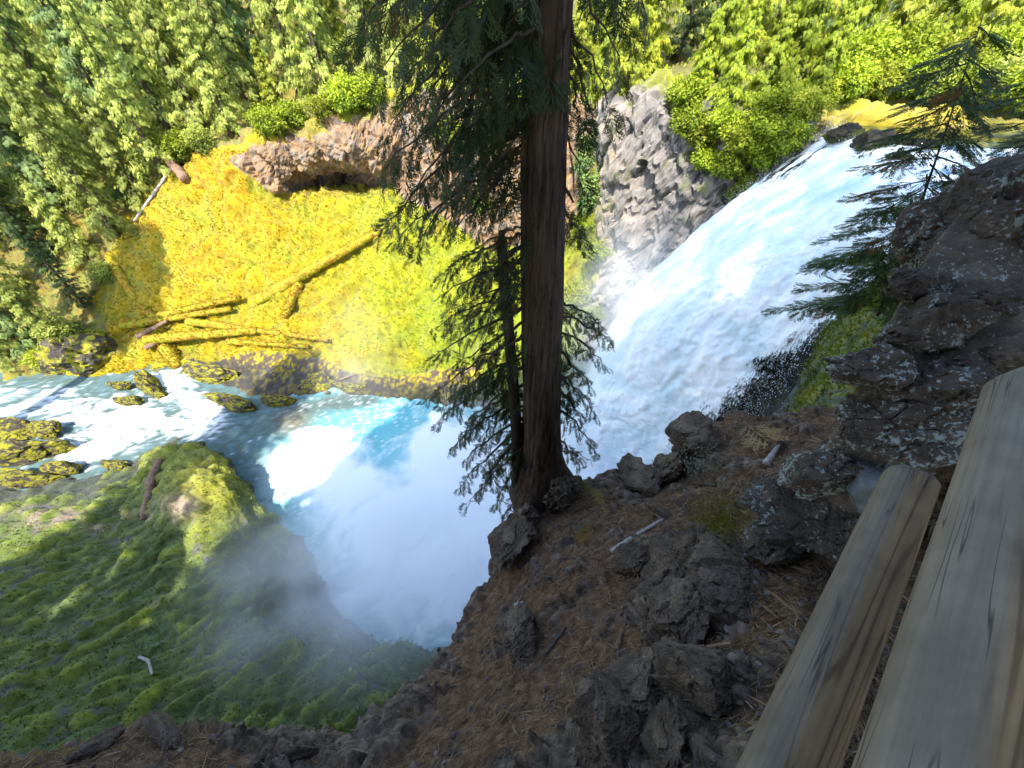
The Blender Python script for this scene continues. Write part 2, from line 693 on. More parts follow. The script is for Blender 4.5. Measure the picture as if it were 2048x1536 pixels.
M_MOSS = surface_mat('moss_ground', scale=1.1, var=0.28, bump=0.7, bdist=0.15, rough=0.95, spec=0.08, sheen=0.15, fine=7)
M_BANK = surface_mat('mossy_bank', scale=1.8, var=0.35, bump=0.8, bdist=0.2, rough=0.9, spec=0.12, sheen=0.15, fine=8)
M_LEDGE = surface_mat('ledge_soil', scale=14, var=0.5, bump=1.0, bdist=0.02, rough=0.92, spec=0.15, fine=70)
M_FOL = foliage_mat('conifer_foliage')
M_LEAF = foliage_mat('leaf_foliage', trans=0.4)
M_CEDAR = foliage_mat('cedar_fronds', trans=0.3, vary=0.0)
M_TUFT = foliage_mat('moss_tuft_blades', trans=0.35, rough=0.9, vary=0.0)
M_BARK = bark_mat('conifer_bark', (0.05, 0.035, 0.025), (0.17, 0.13, 0.1), sc=(5, 5, 0.8), bdist=0.06)
M_CBARK = bark_mat('cedar_bark', (0.018, 0.012, 0.009), (0.19, 0.13, 0.095), sc=(42, 42, 1.3), bump=1.0, bdist=0.035)
M_DEAD = bark_mat('dead_stem_bark', (0.02, 0.014, 0.01), (0.09, 0.065, 0.05), sc=(30, 30, 2.5), bdist=0.012)
M_TWIG = bark_mat('twig_bark', (0.04, 0.03, 0.022), (0.12, 0.09, 0.07), sc=(30, 30, 30), bdist=0.003)
M_STICK = bark_mat('bleached_stick', (0.2, 0.17, 0.14), (0.42, 0.38, 0.34), sc=(40, 40, 40), bdist=0.003)
M_LOG = bark_mat('rotting_log', (0.09, 0.05, 0.03), (0.3, 0.2, 0.13), sc=(4, 4, 4), bdist=0.05)
M_MLOG = bark_mat('mossy_log', (0.2, 0.1, 0.02), (0.42, 0.28, 0.02), sc=(3, 3, 3), bdist=0.1, moss=((0.3, 0.3, 0.02), 1.2, 0.48))
M_GREYLOG = bark_mat('grey_dead_wood', (0.25, 0.22, 0.19), (0.5, 0.46, 0.42), sc=(3, 3, 3), bdist=0.03)
M_LAVA = lava_mat('basalt_lichen', base=(0.082, 0.062, 0.047), lich=0.545)
M_LAVA2 = lava_mat('basalt_dark', base=(0.072, 0.055, 0.042), lich=0.575, lcol=(0.27, 0.30, 0.28))
M_LROCK = lava_mat('ledge_basalt', base=(0.115, 0.083, 0.058), lich=0.70, mosscol=(0.10, 0.075, 0.016), mossat=0.66, sc=0.22, pits=1.6, bd=0.02)
M_SMOOTH = lava_mat('smooth_grey_stone', base=(0.17, 0.18, 0.175), lich=0.9, pits=0.15)
M_MORTAR = lava_mat('grey_mortar', base=(0.105, 0.08, 0.058), lich=0.60, pits=0.8)
M_RROCK = lava_mat('river_rock', base=(0.06, 0.05, 0.04), lich=0.9, sc=0.3, mosscol=(0.25, 0.23, 0.02), mossat=0.46, bd=0.12, msc=3.5)
M_CROCK = lava_mat('dark_wet_rock', base=(0.05, 0.043, 0.03), lich=0.95, sc=0.12, mosscol=(0.12, 0.13, 0.015), mossat=0.52)
M_RAIL = wood_mat('weathered_rail', (0.225, 0.188, 0.135), (0.115, 0.085, 0.055))
M_FALL = water_mat('falling_white_water', scale=16.0, bdist=0.05, alpha=True)
M_RIVER = water_mat('river_water', scale=3.0, bdist=0.10)
M_DROP = water_mat('spray_drops', scale=3.0, bdist=0.0)
# ------------------------------------------------------------------ far bank: mossy slope, cave cliff, gorge wall
POOL_Z = -31.0


def wz(u, v, z=POOL_Z):
    return PZ(u, v, z)


def col_y(u, pts, end=True, w0=None):
    c = []
    if w0 is not None:
        b = PZ(u, w0, POOL_Z)
        c.append(b + np.array([0, -2.5, -1.6]))
        c.append(b)
    c += [PY(u, v, y) for v, y in pts]
    if end:
        last = c[-1]
        s = 105.0 / max(last[1], 1)
        c.append(np.array([last[0] * (0.6 + 0.4 * s), 105.0, 10.0]))
    return c


far_cols = [
    col_y(-420, [(640, 42), (520, 48), (380, 58), (240, 72), (120, 88)], w0=712),
    col_y(-150, [(600, 44), (450, 54), (300, 66), (150, 80), (50, 95)], w0=715),
    col_y(150, [(620, 41), (480, 48), (350, 56), (200, 68), (80, 85)], w0=735),
    col_y(270, [(690, 36.3), (620, 40.3), (500, 46), (400, 51), (310, 55), (180, 68), (70, 85)], w0=728),
    col_y(350, [(690, 36.5), (620, 40), (520, 44.5), (420, 48.5), (330, 52.5), (270, 57), (150, 70), (60, 85)], w0=728),
    col_y(450, [(725, 34.2), (640, 38.6), (540, 43), (430, 47.3), (350, 50), (305, 51), (280, 53.5), (240, 60), (110, 78)], w0=765),
    col_y(550, [(720, 34), (650, 37.5), (560, 42), (450, 46.5), (385, 49.5), (340, 50), (295, 50.5), (270, 52), (240, 58), (120, 75)], w0=792),
    col_y(610, [(725, 33.7), (650, 37.5), (560, 42), (450, 46.5), (388, 49.8), (374, 54.5), (350, 54.2), (334, 49.8), (280, 49.8), (250, 51.6), (225, 55), (120, 75)], w0=790),
    col_y(690, [(730, 33.3), (650, 37.5), (560, 42), (450, 46.5), (385, 50), (376, 58), (345, 57.5), (322, 49.0), (290, 48.8), (235, 50.5), (210, 54), (170, 63), (80, 80)], w0=790),
    col_y(760, [(725, 33.3), (650, 37), (560, 41.3), (450, 46), (385, 49.3), (374, 54.5), (348, 54), (332, 49.0), (290, 49.0), (215, 51.5), (190, 54), (80, 78)], w0=792),
    col_y(830, [(720, 33.5), (640, 37.5), (560, 41), (480, 44.5), (400, 48), (330, 50), (250, 51.5), (180, 53), (120, 60), (60, 75)], w0=800),
    col_y(920, [(740, 32), (640, 36.8), (560, 40), (480, 43.3), (400, 46.3), (330, 47.8), (250, 49.5), (180, 51.5), (110, 60), (60, 75)], w0=815),
    col_y(1000, [(740, 31), (650, 35.5), (560, 39), (480, 42), (400, 44.5), (320, 46), (240, 47.5), (160, 51), (80, 62)], w0=830),
    col_y(1090, [(720, 31.8), (620, 36), (540, 39), (460, 40.8), (380, 42), (300, 43.3), (220, 46), (130, 54), (70, 65)], w0=830),
    col_y(1160, [(800, 29.5), (700, 33), (600, 36), (520, 37.5), (440, 38.5), (360, 39.5), (290, 41), (200, 45), (100, 56)], end=True),
    col_y(1205, [(790, 29.5), (660, 32.6), (560, 34.5), (440, 35.5), (350, 36.3), (270, 37.5), (215, 39.5), (100, 54)]),
    col_y(1240, [(760, 29.6), (620, 32), (540, 32.8), (420, 33.4), (300, 34.2), (230, 35), (190, 36.5), (90, 50)]),
    col_y(1330, [(700, 28.8), (560, 30), (420, 31), (300, 31.8), (200, 32.6), (165, 34.5), (80, 48)]),
    col_y(1450, [(640, 26.8), (500, 27.6), (400, 28.2), (300, 28.8), (240, 29.6), (200, 31), (90, 45)]),
    col_y(1570, [(560, 25.2), (430, 25.8), (340, 26.2), (270, 26.5), (235, 27.2), (215, 29), (90, 44)]),
    col_y(1660, [(470, 24.9), (370, 25.4), (300, 25.7), (262, 26), (240, 26.6), (222, 28.5), (90, 43)]),
    col_y(1760, [(420, 24.6), (330, 25), (290, 25.2), (250, 26), (235, 26.8), (205, 30.5), (90, 42)]),
    col_y(1900, [(400, 22.5), (330, 22.8), (290, 23.2), (258, 24), (240, 25.5), (200, 30), (90, 42)]),
    col_y(2150, [(450, 19), (380, 19.5), (330, 19.8), (292, 20.5), (268, 22.4), (215, 27), (100, 40)]),
    col_y(2500, [(560, 15), (450, 15.6), (380, 16), (330, 17), (300, 19.6), (230, 24), (100, 38)]),
]
depth_w = lambda P: 1.0 / np.maximum(proj(P)[2], 8)
FNU, FNV = 660, 305
G = loft(far_cols, FNU, FNV, depth_w, pw=None)
Nn = grid_normals(G)
if Nn[FNU // 3, FNV // 3, 2] < 0:
    Nn = -Nn
P = G.reshape(-1, 3)
NR = Nn.reshape(-1, 3)
u, v, dep = proj(P)
# zones
rock_gorge = inpoly(u, v, [(1195, 175), (1440, 150), (1700, 250), (1800, 700), (1180, 800), (1160, 640), (1200, 560), (1190, 400)]).astype(float)
cave = np.clip(inpoly(u, v, [(455, 320), (560, 255), (660, 225), (830, 190), (960, 150), (1200, 160), (1200, 300), (1130, 480), (980, 500), (880, 430), (800, 395), (740, 378), (600, 384), (540, 385)]).astype(float), 0, 1)
wetrock = inpoly(u, v, [(370, 735), (520, 700), (640, 715), (700, 745), (780, 755), (870, 740), (960, 730), (1010, 880), (380, 900)]).astype(float)
forest = inpoly(u, v, [(-900, 760), (60, 760), (240, 705), (180, 600), (220, 480), (300, 360), (400, 300), (470, 285), (560, 248), (700, 205), (830, 160), (1100, 130), (1330, 150), (1500, 190), (1700, 205), (1800, 200), (2900, 240), (2900, -900), (-900, -900)]).astype(float)
n_big = fbm(P / 6.0, 3, seed=3)
n_mid = fbm(P / 1.3, 4, seed=5)
n_fin = fbm(P / 0.42, 3, seed=9)
slope = NR[:, 2]
# relief
cush = fbm(P / np.array([1.0, 1.0, 1.0]), 4, seed=21, mode='billow')
rockd = fbm((P + 0.9 * np.stack([n_mid, -n_mid, 0.6 * n_big], 1)) / np.array([2.6, 2.6, 5.5]), 5, gain=0.5, seed=31, mode='ridge')
lump = fbm(P / 2.6, 3, seed=22, mode='billow')
rk = np.clip(rock_gorge + cave, 0, 1)
blk = np.zeros(len(P))
jnt = np.ones(len(P))
ir = np.where(rk > 0.5)[0]
Pw = P[ir] + 0.35 * np.stack([n_mid[ir], -n_mid[ir], n_fin[ir]], 1)
h1, j1 = worley(Pw / np.array([1.9, 1.9, 2.8]), 301)
h2, j2 = worley(Pw / np.array([0.7, 0.7, 0.9]), 302)
blk[ir] = 0.42 * h1 + 0.17 * h2 - 0.35 * sstep(j1, 0.12, 0.0) - 0.12 * sstep(j2, 0.12, 0.0)
jnt[ir] = sstep(np.minimum(j1 * 1.3, j2 * 1.0 + 0.03), 0.02, 0.16)
disp = n_big * 0.45 + (1 - rk) * (0.75 * lump + 0.55 * fbm(P / 5.5, 2, seed=24, mode='billow') + 0.30 * cush + 0.06 * n_fin) + rk * (0.5 * rockd + blk + 0.10 * n_mid + 0.06 * n_fin)
disp *= 1 - 0.6 * wetrock
P = P + NR * disp[:, None]
# colour
moss_y = np.array([0.37, 0.265, 0.005])
moss_g = np.array([0.25, 0.27, 0.009])
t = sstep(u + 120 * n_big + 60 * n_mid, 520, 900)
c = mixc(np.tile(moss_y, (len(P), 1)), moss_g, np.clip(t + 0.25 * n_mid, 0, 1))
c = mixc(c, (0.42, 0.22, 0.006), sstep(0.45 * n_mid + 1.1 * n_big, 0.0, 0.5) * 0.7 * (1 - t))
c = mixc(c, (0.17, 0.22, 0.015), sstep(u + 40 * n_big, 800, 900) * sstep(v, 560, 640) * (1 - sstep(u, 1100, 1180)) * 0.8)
c = mixc(c, (0.15, 0.18, 0.012), sstep(lump + 0.25 * n_mid + 0.4 * n_big, 0.0, -0.5) * 0.6)
c = mixc(c, (0.10, 0.075, 0.02), sstep(0.5 * n_fin - 0.8 * cush - 0.5 * lump, 0.3, 0.8) * 0.5)  # dark olive hollows and crevices: shade painted in to bring out the relief
n_gr = fbm(P / 3.3, 3, seed=26)
c = mixc(c, (0.20, 0.25, 0.012), sstep(n_gr + 0.2 * n_mid - 0.2 * cush, 0.05, 0.5) * 0.6)
c = mixc(c, (0.33, 0.21, 0.01), sstep(-n_gr + 0.3 * n_mid, 0.3, 0.6) * 0.35)
c = c * (0.92 + 0.16 * n_big)[:, None]
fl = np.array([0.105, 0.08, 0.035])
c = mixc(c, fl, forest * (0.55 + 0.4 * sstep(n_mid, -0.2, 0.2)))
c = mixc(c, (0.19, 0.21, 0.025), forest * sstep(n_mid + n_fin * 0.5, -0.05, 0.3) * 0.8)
pink = mixc(np.tile(np.array([0.23, 0.145, 0.08]), (len(P), 1)), (0.19, 0.155, 0.125), sstep(n_mid, -0.1, 0.25))
pink = mixc(pink, (0.1, 0.065, 0.035), sstep(rockd + 0.4 * n_fin, -0.05, -0.4) * 0.8)
pink = mixc(pink, (0.45, 0.23, 0.03), sstep(n_fin + 0.3 * n_mid, 0.2, 0.42) * 0.75)
c = mixc(c, pink, cave * (1 - 0.9 * sstep(slope, 0.72, 0.86)))
grey = mixc(np.tile(np.array([0.23, 0.205, 0.185]), (len(P), 1)), (0.11, 0.10, 0.092), np.clip(0.75 * sstep(n_mid + 0.5 * rockd, 0.1, -0.35) + 0.5 * (1 - jnt), 0, 1))
grey = mixc(grey, (0.38, 0.30, 0.22), (1 - sstep(u, 1200, 1300)) * sstep(n_mid, -0.3, 0.3) * 0.7)
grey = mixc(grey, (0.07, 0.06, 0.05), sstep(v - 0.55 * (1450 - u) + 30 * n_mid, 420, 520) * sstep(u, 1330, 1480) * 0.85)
grey = mixc(grey, (0.14, 0.16, 0.03), sstep(n_mid + 0.6 * n_big, 0.25, 0.45) * 0.7)
c = mixc(c, grey, rock_gorge * (1 - 0.75 * sstep(slope, 0.7, 0.88)))
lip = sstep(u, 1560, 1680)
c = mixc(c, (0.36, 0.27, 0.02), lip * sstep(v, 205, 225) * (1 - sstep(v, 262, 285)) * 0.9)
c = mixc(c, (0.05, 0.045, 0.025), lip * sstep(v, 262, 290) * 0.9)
wr = mixc(np.tile(np.array([0.085, 0.06, 0.04]), (len(P), 1)), (0.42, 0.34, 0.015), sstep(n_fin + 0.7 * n_mid, 0.0, 0.22))
wr = mixc(wr, (0.03, 0.03, 0.028), sstep(P[:, 2], -30.0, -30.7) * 0.8)
c = mixc(c, wr, wetrock)
c = np.clip(c * (1 + 0.10 * n_fin)[:, None], 0.004, 0.9)
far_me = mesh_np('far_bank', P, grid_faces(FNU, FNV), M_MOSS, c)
set_flat(far_me, rk[grid_faces(FNU, FNV)[:, 0]] > 0.5)
far_bank = add('far_bank', far_me, kind='structure')
far_bank['label'] = 'sunlit far bank with yellow moss slope, cave cliff and gorge wall'
FAR_P, FAR_F = P, grid_faces(FNU, FNV)
FAR_N, FAR_C = NR, c
BV_FAR = BVHTree.FromPolygons([Vector(p) for p in P], FAR_F.tolist())

# ------------------------------------------------------------------ mossy bank below the viewpoint
def col_z(u, pts):
    return [PZ(u, v, z) for v, z in pts]


low_cols = [
    col_z(-700, [(905, -32.4), (930, -31.0), (1050, -30), (1200, -28.5), (1350, -27), (1480, -25.5)]),
    col_z(-300, [(915, -32.4), (945, -30.8), (1060, -30), (1200, -28.8), (1350, -27.5), (1500, -26)]),
    col_z(0, [(955, -32.4), (985, -30.9), (1060, -30), (1180, -29.3), (1320, -28.2), (1440, -27), (1520, -26)]),
    col_z(150, [(925, -32.4), (955, -30.9), (1040, -30.1), (1180, -29.3), (1320, -28.2), (1440, -27), (1525, -26)]),
    col_z(260, [(915, -32.4), (938, -30.7), (990, -29.6), (1080, -29.6), (1200, -29.2), (1330, -28), (1440, -27), (1530, -26)]),
    col_z(330, [(886, -32.4), (905, -28.2), (950, -26.8), (1040, -27.6), (1100, -28.9), (1180, -29.2), (1320, -28), (1440, -27), (1530, -26)]),
    col_z(390, [(882, -32.4), (896, -27.6), (940, -26.4), (1030, -27.2), (1100, -28.7), (1180, -29.3), (1320, -28), (1440, -27), (1535, -26)]),
    col_z(450, [(915, -32.4), (928, -28.0), (965, -27.0), (1050, -27.9), (1120, -29.2), (1200, -29.5), (1310, -28.2), (1440, -27), (1535, -26)]),
    col_z(520, [(990, -32.4), (1010, -29.2), (1060, -29), (1150, -29.4), (1240, -29.4), (1300, -28.2), (1440, -27), (1537, -26)]),
    col_z(600, [(1085, -32.4), (1105, -29.8), (1150, -29.6), (1220, -30.1), (1275, -29.4), (1295, -28), (1440, -27), (1538, -26)]),
    col_z(680, [(1205, -32.4), (1222, -30.4), (1250, -30.4), (1272, -29.8), (1290, -28.3), (1380, -27.6), (1460, -27), (1539, -26)]),
    col_z(780, [(1272, -32.4), (1282, -30.4), (1296, -28.8), (1360, -28), (1420, -27.6), (1480, -27), (1540, -26)]),
    col_z(890, [(1300, -32.4), (1312, -30.4), (1326, -28.8), (1390, -28.2), (1440, -27.6), (1490, -27), (1540, -26)]),
    col_z(1100, [(1330, -32.4), (1345, -30.4), (1365, -28.8), (1420, -28), (1460, -27.5), (1500, -27), (1540, -26)]),
    col_z(1400, [(1340, -32.4), (1360, -30.4), (1385, -28.8), (1430, -28), (1470, -27.5), (1500, -27), (1540, -26)]),
]
LNU, LNV = 360, 250
G = loft(low_cols, LNU, LNV)
Nn = grid_normals(G)
if Nn[LNU // 2, LNV // 2, 2] < 0:
    Nn = -Nn
P = G.reshape(-1, 3)
NR = Nn.reshape(-1, 3)
u, v, dep = proj(P)
n_big = fbm(P / 4.5, 3, seed=43)
# drapes of moss running down towards the water
Q = P @ np.array([[0.80, 0.6, 0], [-0.6, 0.80, 0], [0, 0, 1.0]]).T
n_drape = fbm(Q / np.array([2.0, 1.0, 1.6]), 4, seed=44, mode='billow')
n_mid = fbm(P / 1.2, 4, seed=45)
n_fin = fbm(P / 0.35, 3, seed=46)
disp = 1.0 * n_big + 0.62 * n_drape + 0.22 * n_mid + 0.07 * n_fin
P = P + NR * disp[:, None]
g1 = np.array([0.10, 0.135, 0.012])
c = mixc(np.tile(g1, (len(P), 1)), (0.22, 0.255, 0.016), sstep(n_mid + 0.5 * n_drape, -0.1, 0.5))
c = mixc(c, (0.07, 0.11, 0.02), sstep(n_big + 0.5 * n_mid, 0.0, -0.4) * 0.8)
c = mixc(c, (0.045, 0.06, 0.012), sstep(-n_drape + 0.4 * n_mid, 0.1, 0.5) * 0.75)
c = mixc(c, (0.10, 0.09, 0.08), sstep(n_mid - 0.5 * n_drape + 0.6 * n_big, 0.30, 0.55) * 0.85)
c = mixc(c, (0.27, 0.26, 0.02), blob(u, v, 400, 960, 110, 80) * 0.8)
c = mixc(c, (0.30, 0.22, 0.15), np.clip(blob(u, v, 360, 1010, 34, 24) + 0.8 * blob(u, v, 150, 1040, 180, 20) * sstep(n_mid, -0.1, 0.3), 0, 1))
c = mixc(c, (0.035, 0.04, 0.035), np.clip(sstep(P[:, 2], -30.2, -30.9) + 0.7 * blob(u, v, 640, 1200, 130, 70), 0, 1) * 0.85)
c = np.clip(c * (1 + 0.2 * n_fin)[:, None], 0.004, 0.9)
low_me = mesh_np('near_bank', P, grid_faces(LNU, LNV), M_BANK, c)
near_bank = add('near_bank', low_me, kind='structure')
near_bank['label'] = 'shaded green moss bank below the viewpoint beside the plunge pool'
LOW_P, LOW_F, LOW_N, LOW_C = P, grid_faces(LNU, LNV), NR, c
BV_LOW = BVHTree.FromPolygons([Vector(p) for p in P], LOW_F.tolist())

# ------------------------------------------------------------------ gorge rim and wall on the near side, below the ledge
rim = [(21, 9.5, -4.2), (17.4, 12.2, -4.6), (15.0, 12.6, -4.9), (12.0, 11.0, -4.9), (9.84, 9.0, -5.2), (8.67, 7.6, -5.6), (7.4, 6.2, -5.9),
       (6.0, 5.0, -6.0), (4.0, 3.4, -6.2), (1.5, 2.6, -6.8), (-0.3, 1.4, -7.4), (-1.0, 0.2, -7.6), (-2.5, -0.6, -7.6), (-6.0, -1.6, -7.6), (-12, -3.0, -7.0)]
rim_cols = []
for k, r in enumerate(rim):
    r = np.array(r, float)
    a = np.array(rim[min(k + 1, len(rim) - 1)], float) - np.array(rim[max(k - 1, 0)], float)
    a[2] = 0
    a /= np.linalg.norm(a)
    nrm = np.array([-a[1], a[0], 0])           # inward, away from the gorge
    if nrm @ np.array([1, -1, 0]) < 0:
        nrm = -nrm
    top = min(-1.95, r[2] + 3.2)
    rim_cols.append([r + nrm * 6 + np.array([0, 0, top - r[2] + 0.4]), r + nrm * 3.2 + np.array([0, 0, (top - r[2]) * 0.75]), r + nrm * 1.4 + np.array([0, 0, 0.5]),
                     r, r - nrm * 0.25 + np.array([0, 0, -2.2]), r + nrm * 0.1 + np.array([0, 0, -9]), r - nrm * 0.4 + np.array([0, 0, -18]), r - nrm * 0.8 + np.array([0, 0, -27.5])])
GNU, GNV = 240, 170
G = loft(rim_cols, GNU, GNV)
Nn = grid_normals(G)
P = G.reshape(-1, 3)
NR = Nn.reshape(-1, 3)
if NR[GNU // 2 * GNV + 8, 2] < 0:
    NR = -NR
n_big = fbm(P / 3.0, 3, seed=51)
n_mid = fbm(P / 0.8, 4, seed=52)
n_fin = fbm(P / 0.22, 3, seed=53)
P = P + NR * (0.35 * n_big + 0.22 * n_mid + 0.05 * n_fin)[:, None]
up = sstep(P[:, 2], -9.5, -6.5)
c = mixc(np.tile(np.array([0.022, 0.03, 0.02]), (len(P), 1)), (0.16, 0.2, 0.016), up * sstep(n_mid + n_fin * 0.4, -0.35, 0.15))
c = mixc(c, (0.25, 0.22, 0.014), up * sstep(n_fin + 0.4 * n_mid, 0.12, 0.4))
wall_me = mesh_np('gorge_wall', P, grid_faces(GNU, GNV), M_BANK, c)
gorge_wall = add('gorge_wall', wall_me, kind='structure')
gorge_wall['label'] = 'mossy rim and dark wet wall on the near side of the gorge'
RIM_P, RIM_N, RIM_C = P, NR, c
BV_RIM = BVHTree.FromPolygons([Vector(p) for p in P], grid_faces(GNU, GNV).tolist())

# ------------------------------------------------------------------ rock ledge below the fence
edge = [  # inner, middle, edge : (u, v, z)
    ((1990, 700, -1.75), (1860, 780, -2.5), (1760, 800, -3.0)),
    ((1830, 900, -1.9), (1690, 880, -2.6), (1620, 820, -3.1)),
    ((1690, 1040, -1.95), (1560, 930, -2.75), (1480, 824, -3.3)),
    ((1640, 1090, -1.95), (1480, 990, -2.85), (1395, 872, -3.5)),
    ((1610, 1140, -1.9), (1420, 1030, -2.95), (1310, 945, -3.72)),
    ((1600, 1190, -1.85), (1360, 1070, -3.0), (1200, 958, -3.95)),
    ((1590, 1240, -1.8), (1310, 1120, -2.95), (1065, 1003, -4.1)),
    ((1580, 1300, -1.75), (1280, 1190, -2.85), (1004, 1070, -4.15)),
    ((1570, 1360, -1.72), (1250, 1270, -2.75), (972, 1180, -4.05)),
    ((1560, 1430, -1.7), (1210, 1360, -2.65), (905, 1292, -3.9)),
    ((1540, 1520, -1.7), (1160, 1450, -2.6), (805, 1400, -3.8)),
    ((1500, 1620, -1.7), (1060, 1550, -2.6), (695, 1487, -3.7)),
    ((1430, 1760, -1.75), (900, 1690, -2.7), (560, 1484, -3.6)),
    ((1250, 1950, -1.8), (700, 1760, -2.8), (420, 1462, -3.4)),
    ((950, 2150, -1.9), (400, 1830, -2.8), (250, 1466, -3.4)),
    ((500, 2400, -1.9), (100, 1830, -2.8), (60, 1502, -3.4)),
    ((0, 2500, -1.9), (-300, 1850, -2.8), (-250, 1530, -3.4)),
]
led_cols = []
for a, m, e in edge:
    A, Mm, E = PZ(*a), PZ(*m), PZ(*e)
    out = E - A
    out[2] = 0
    out /= np.linalg.norm(out)
    side = A - out * 0.9
    side[2] = -1.66
    led_cols.append([side, A, Mm, E, E + out * 0.05 + np.array([0, 0, -0.22]), E - out * 0.02 + np.array([0, 0, -0.8]), E + out * 0.15 + np.array([0, 0, -2.0]), E - out * 0.1 + np.array([0, 0, -4.2])])
ENU, ENV = 400, 320
led_w = lambda P: np.where(P[:, 2] < -4.6, 0.35, 1.0)
G = loft(led_cols, ENU, ENV, led_w)
Nn = grid_normals(G)
if Nn[ENU // 2, 60, 2] < 0:
    Nn = -Nn
P = G.reshape(-1, 3)
NR = Nn.reshape(-1, 3)
n_big = fbm(P / 0.75, 3, seed=61)
n_mid = fbm(P / 0.22, 4, seed=62)
n_rdg = fbm((P + 0.05 * n_mid[:, None]) / 0.16, 5, gain=0.62, seed=63, mode='ridge')
n_fin = fbm(P / 0.05, 3, seed=64)
Pw = P + 0.03 * np.stack([n_mid, -n_mid, n_mid], 1)
h1, j1 = worley(Pw / 0.21, 311)
h2, j2 = worley(Pw / 0.075, 312)
n_tex = fbm(P / 0.018, 2, seed=65)
rocky = sstep(n_big * 0.7 + n_mid * 0.8 + 0.25 * sstep(-NR[:, 2], -0.75, -0.4), 0.10, 0.22)
P = P + NR * (0.10 * n_big + 0.035 * n_mid + rocky * (0.018 * n_rdg + 0.02 + 0.045 * h1 + 0.016 * h2 - 0.02 * sstep(j1, 0.1, 0.0) + 0.010 * n_fin) + (1 - rocky) * 0.008 * np.maximum(h2, 0) + 0.008 * n_fin + 0.007 * n_tex)[:, None]
u, v, dep = proj(P)
soil = mixc(np.tile(np.array([0.10, 0.055, 0.03]), (len(P), 1)), (0.205, 0.12, 0.068), sstep(n_fin + n_tex * 0.6, -0.3, 0.4))
soil = mixc(soil, (0.085, 0.072, 0.063), sstep(n_mid, 0.0, 0.4) * 0.8)
rockc = mixc(np.tile(np.array([0.12, 0.088, 0.062]), (len(P), 1)), (0.225, 0.172, 0.125), sstep(n_fin + 0.4 * n_mid, -0.1, 0.5))
rockc = mixc(rockc, (0.03, 0.027, 0.027), sstep(n_tex + 0.5 * n_fin, -0.15, -0.5) * 0.8)
c = mixc(soil, rockc, rocky)
c = mixc(c, (0.095, 0.08, 0.01), np.clip(sstep(n_mid + 0.5 * n_big, 0.42, 0.6) * 0.7 + 1.2 * blob(u, v, 1445, 1045, 52, 34) + blob(u, v, 1330, 1095, 40, 14, -0.5), 0, 1))
mossy_left = sstep(-u, -480, -300) * sstep(n_mid + 0.5 * n_fin, 0.1, 0.35)
c = mixc(c, (0.15, 0.095, 0.008), mossy_left * 0.8)
led_me = mesh_np('rock_ledge', P, grid_faces(ENU, ENV), M_LEDGE, c)
set_flat(led_me, rocky[grid_faces(ENU, ENV)[:, 0]] > 0.5)
rock_ledge = add('rock_ledge', led_me, kind='structure')
rock_ledge['label'] = 'shaded basalt ledge strewn with brown needles below the log fence'
LED_P, LED_F, LED_N, LED_R = P, grid_faces(ENU, ENV), NR, rocky
BV_LED = BVHTree.FromPolygons([Vector(p) for p in P], LED_F.tolist())

# trail behind the fence
fd = np.array([0.743, 0.669, 0.0])            # fence direction
fn = np.array([0.669, -0.743, 0.0])           # away from the gorge
F0 = np.array([0.54, 0.0, 0.0])
TU, TV = 120, 60
tu = np.linspace(-16, 14, TU)
tv = np.linspace(0.55, 14, TV)
Tg = (F0 + tu[:, None, None] * fd + tv[None, :, None] * fn)
P = Tg.reshape(-1, 3)
P[:, 2] = -1.68 + 0.03 * fbm(P / 0.8, 3, seed=71) + 0.03 * np.maximum(P[:, 0] - 4, 0)
c = mixc(np.tile(np.array([0.36, 0.26, 0.17]), (len(P), 1)), (0.22, 0.14, 0.08), sstep(fbm(P / 0.5, 3, seed=72), -0.2, 0.3))
trail = add('trail', mesh_np('trail', P, grid_faces(TU, TV), M_LEDGE, c), kind='structure')
trail['label'] = 'sandy brown trail behind the log fence'

# ground of the near side plateau where the shading trees stand
GP = np.linspace(0, 1, 60)
gx = -75 + 135 * GP
gy = -60 + 62 * GP
gg = np.stack(np.meshgrid(gx, gy, indexing='ij'), -1).reshape(-1, 2)
P = np.concatenate([gg, np.full((len(gg), 1), -2.3)], 1)
sd = (P - F0) @ fn
P[:, 2] += np.where(sd < 0.4, -0.6 * np.clip(0.4 - sd, 0, 7), 0) + 0.5 * fbm(P / 6, 3, seed=73)
keep = (P[:, 1] < -1.0)
c = np.tile(np.array([0.12, 0.085, 0.05]), (len(P), 1))
fa = grid_faces(60, 60)
cen = P[fa].mean(1)
fa = fa[(cen[:, 1] < -0.8 - 0.25 * np.clip(-cen[:, 0], 0, 40)) & ((cen - F0) @ fn > -40)]
forest_floor = add('forest_floor', mesh_np('forest_floor', P, fa, M_LEDGE, c), kind='structure')
forest_floor['label'] = 'needle covered forest floor behind the viewpoint'


def hit(u, v, trees=None):
    d = Vector(ray(u, v)).normalized()
    best = None
    for bv in (trees or (BV_LED, BV_RIM, BV_LOW, BV_FAR)):
        h = bv.ray_cast(Vector((0, 0, 0)), d, 400)
        if h[0] is not None and (best is None or h[3] < best[2]):
            best = (np.array(h[0]), np.array(h[1]), h[3])
    return best
# ------------------------------------------------------------------ river and plunge pool
WX, WY = 380, 220
gx = np.interp(np.linspace(0, 1, WX), [0, 0.25, 1], [-100, -52, 24])
gy = np.interp(np.linspace(0, 1, WY), [0, 1], [0.5, 47])
gg = np.stack(np.meshgrid(gx, gy, indexing='ij'), -1).reshape(-1, 2)
P = np.concatenate([gg, np.full((len(gg), 1), POOL_Z)], 1)
u, v, dep = proj(P)
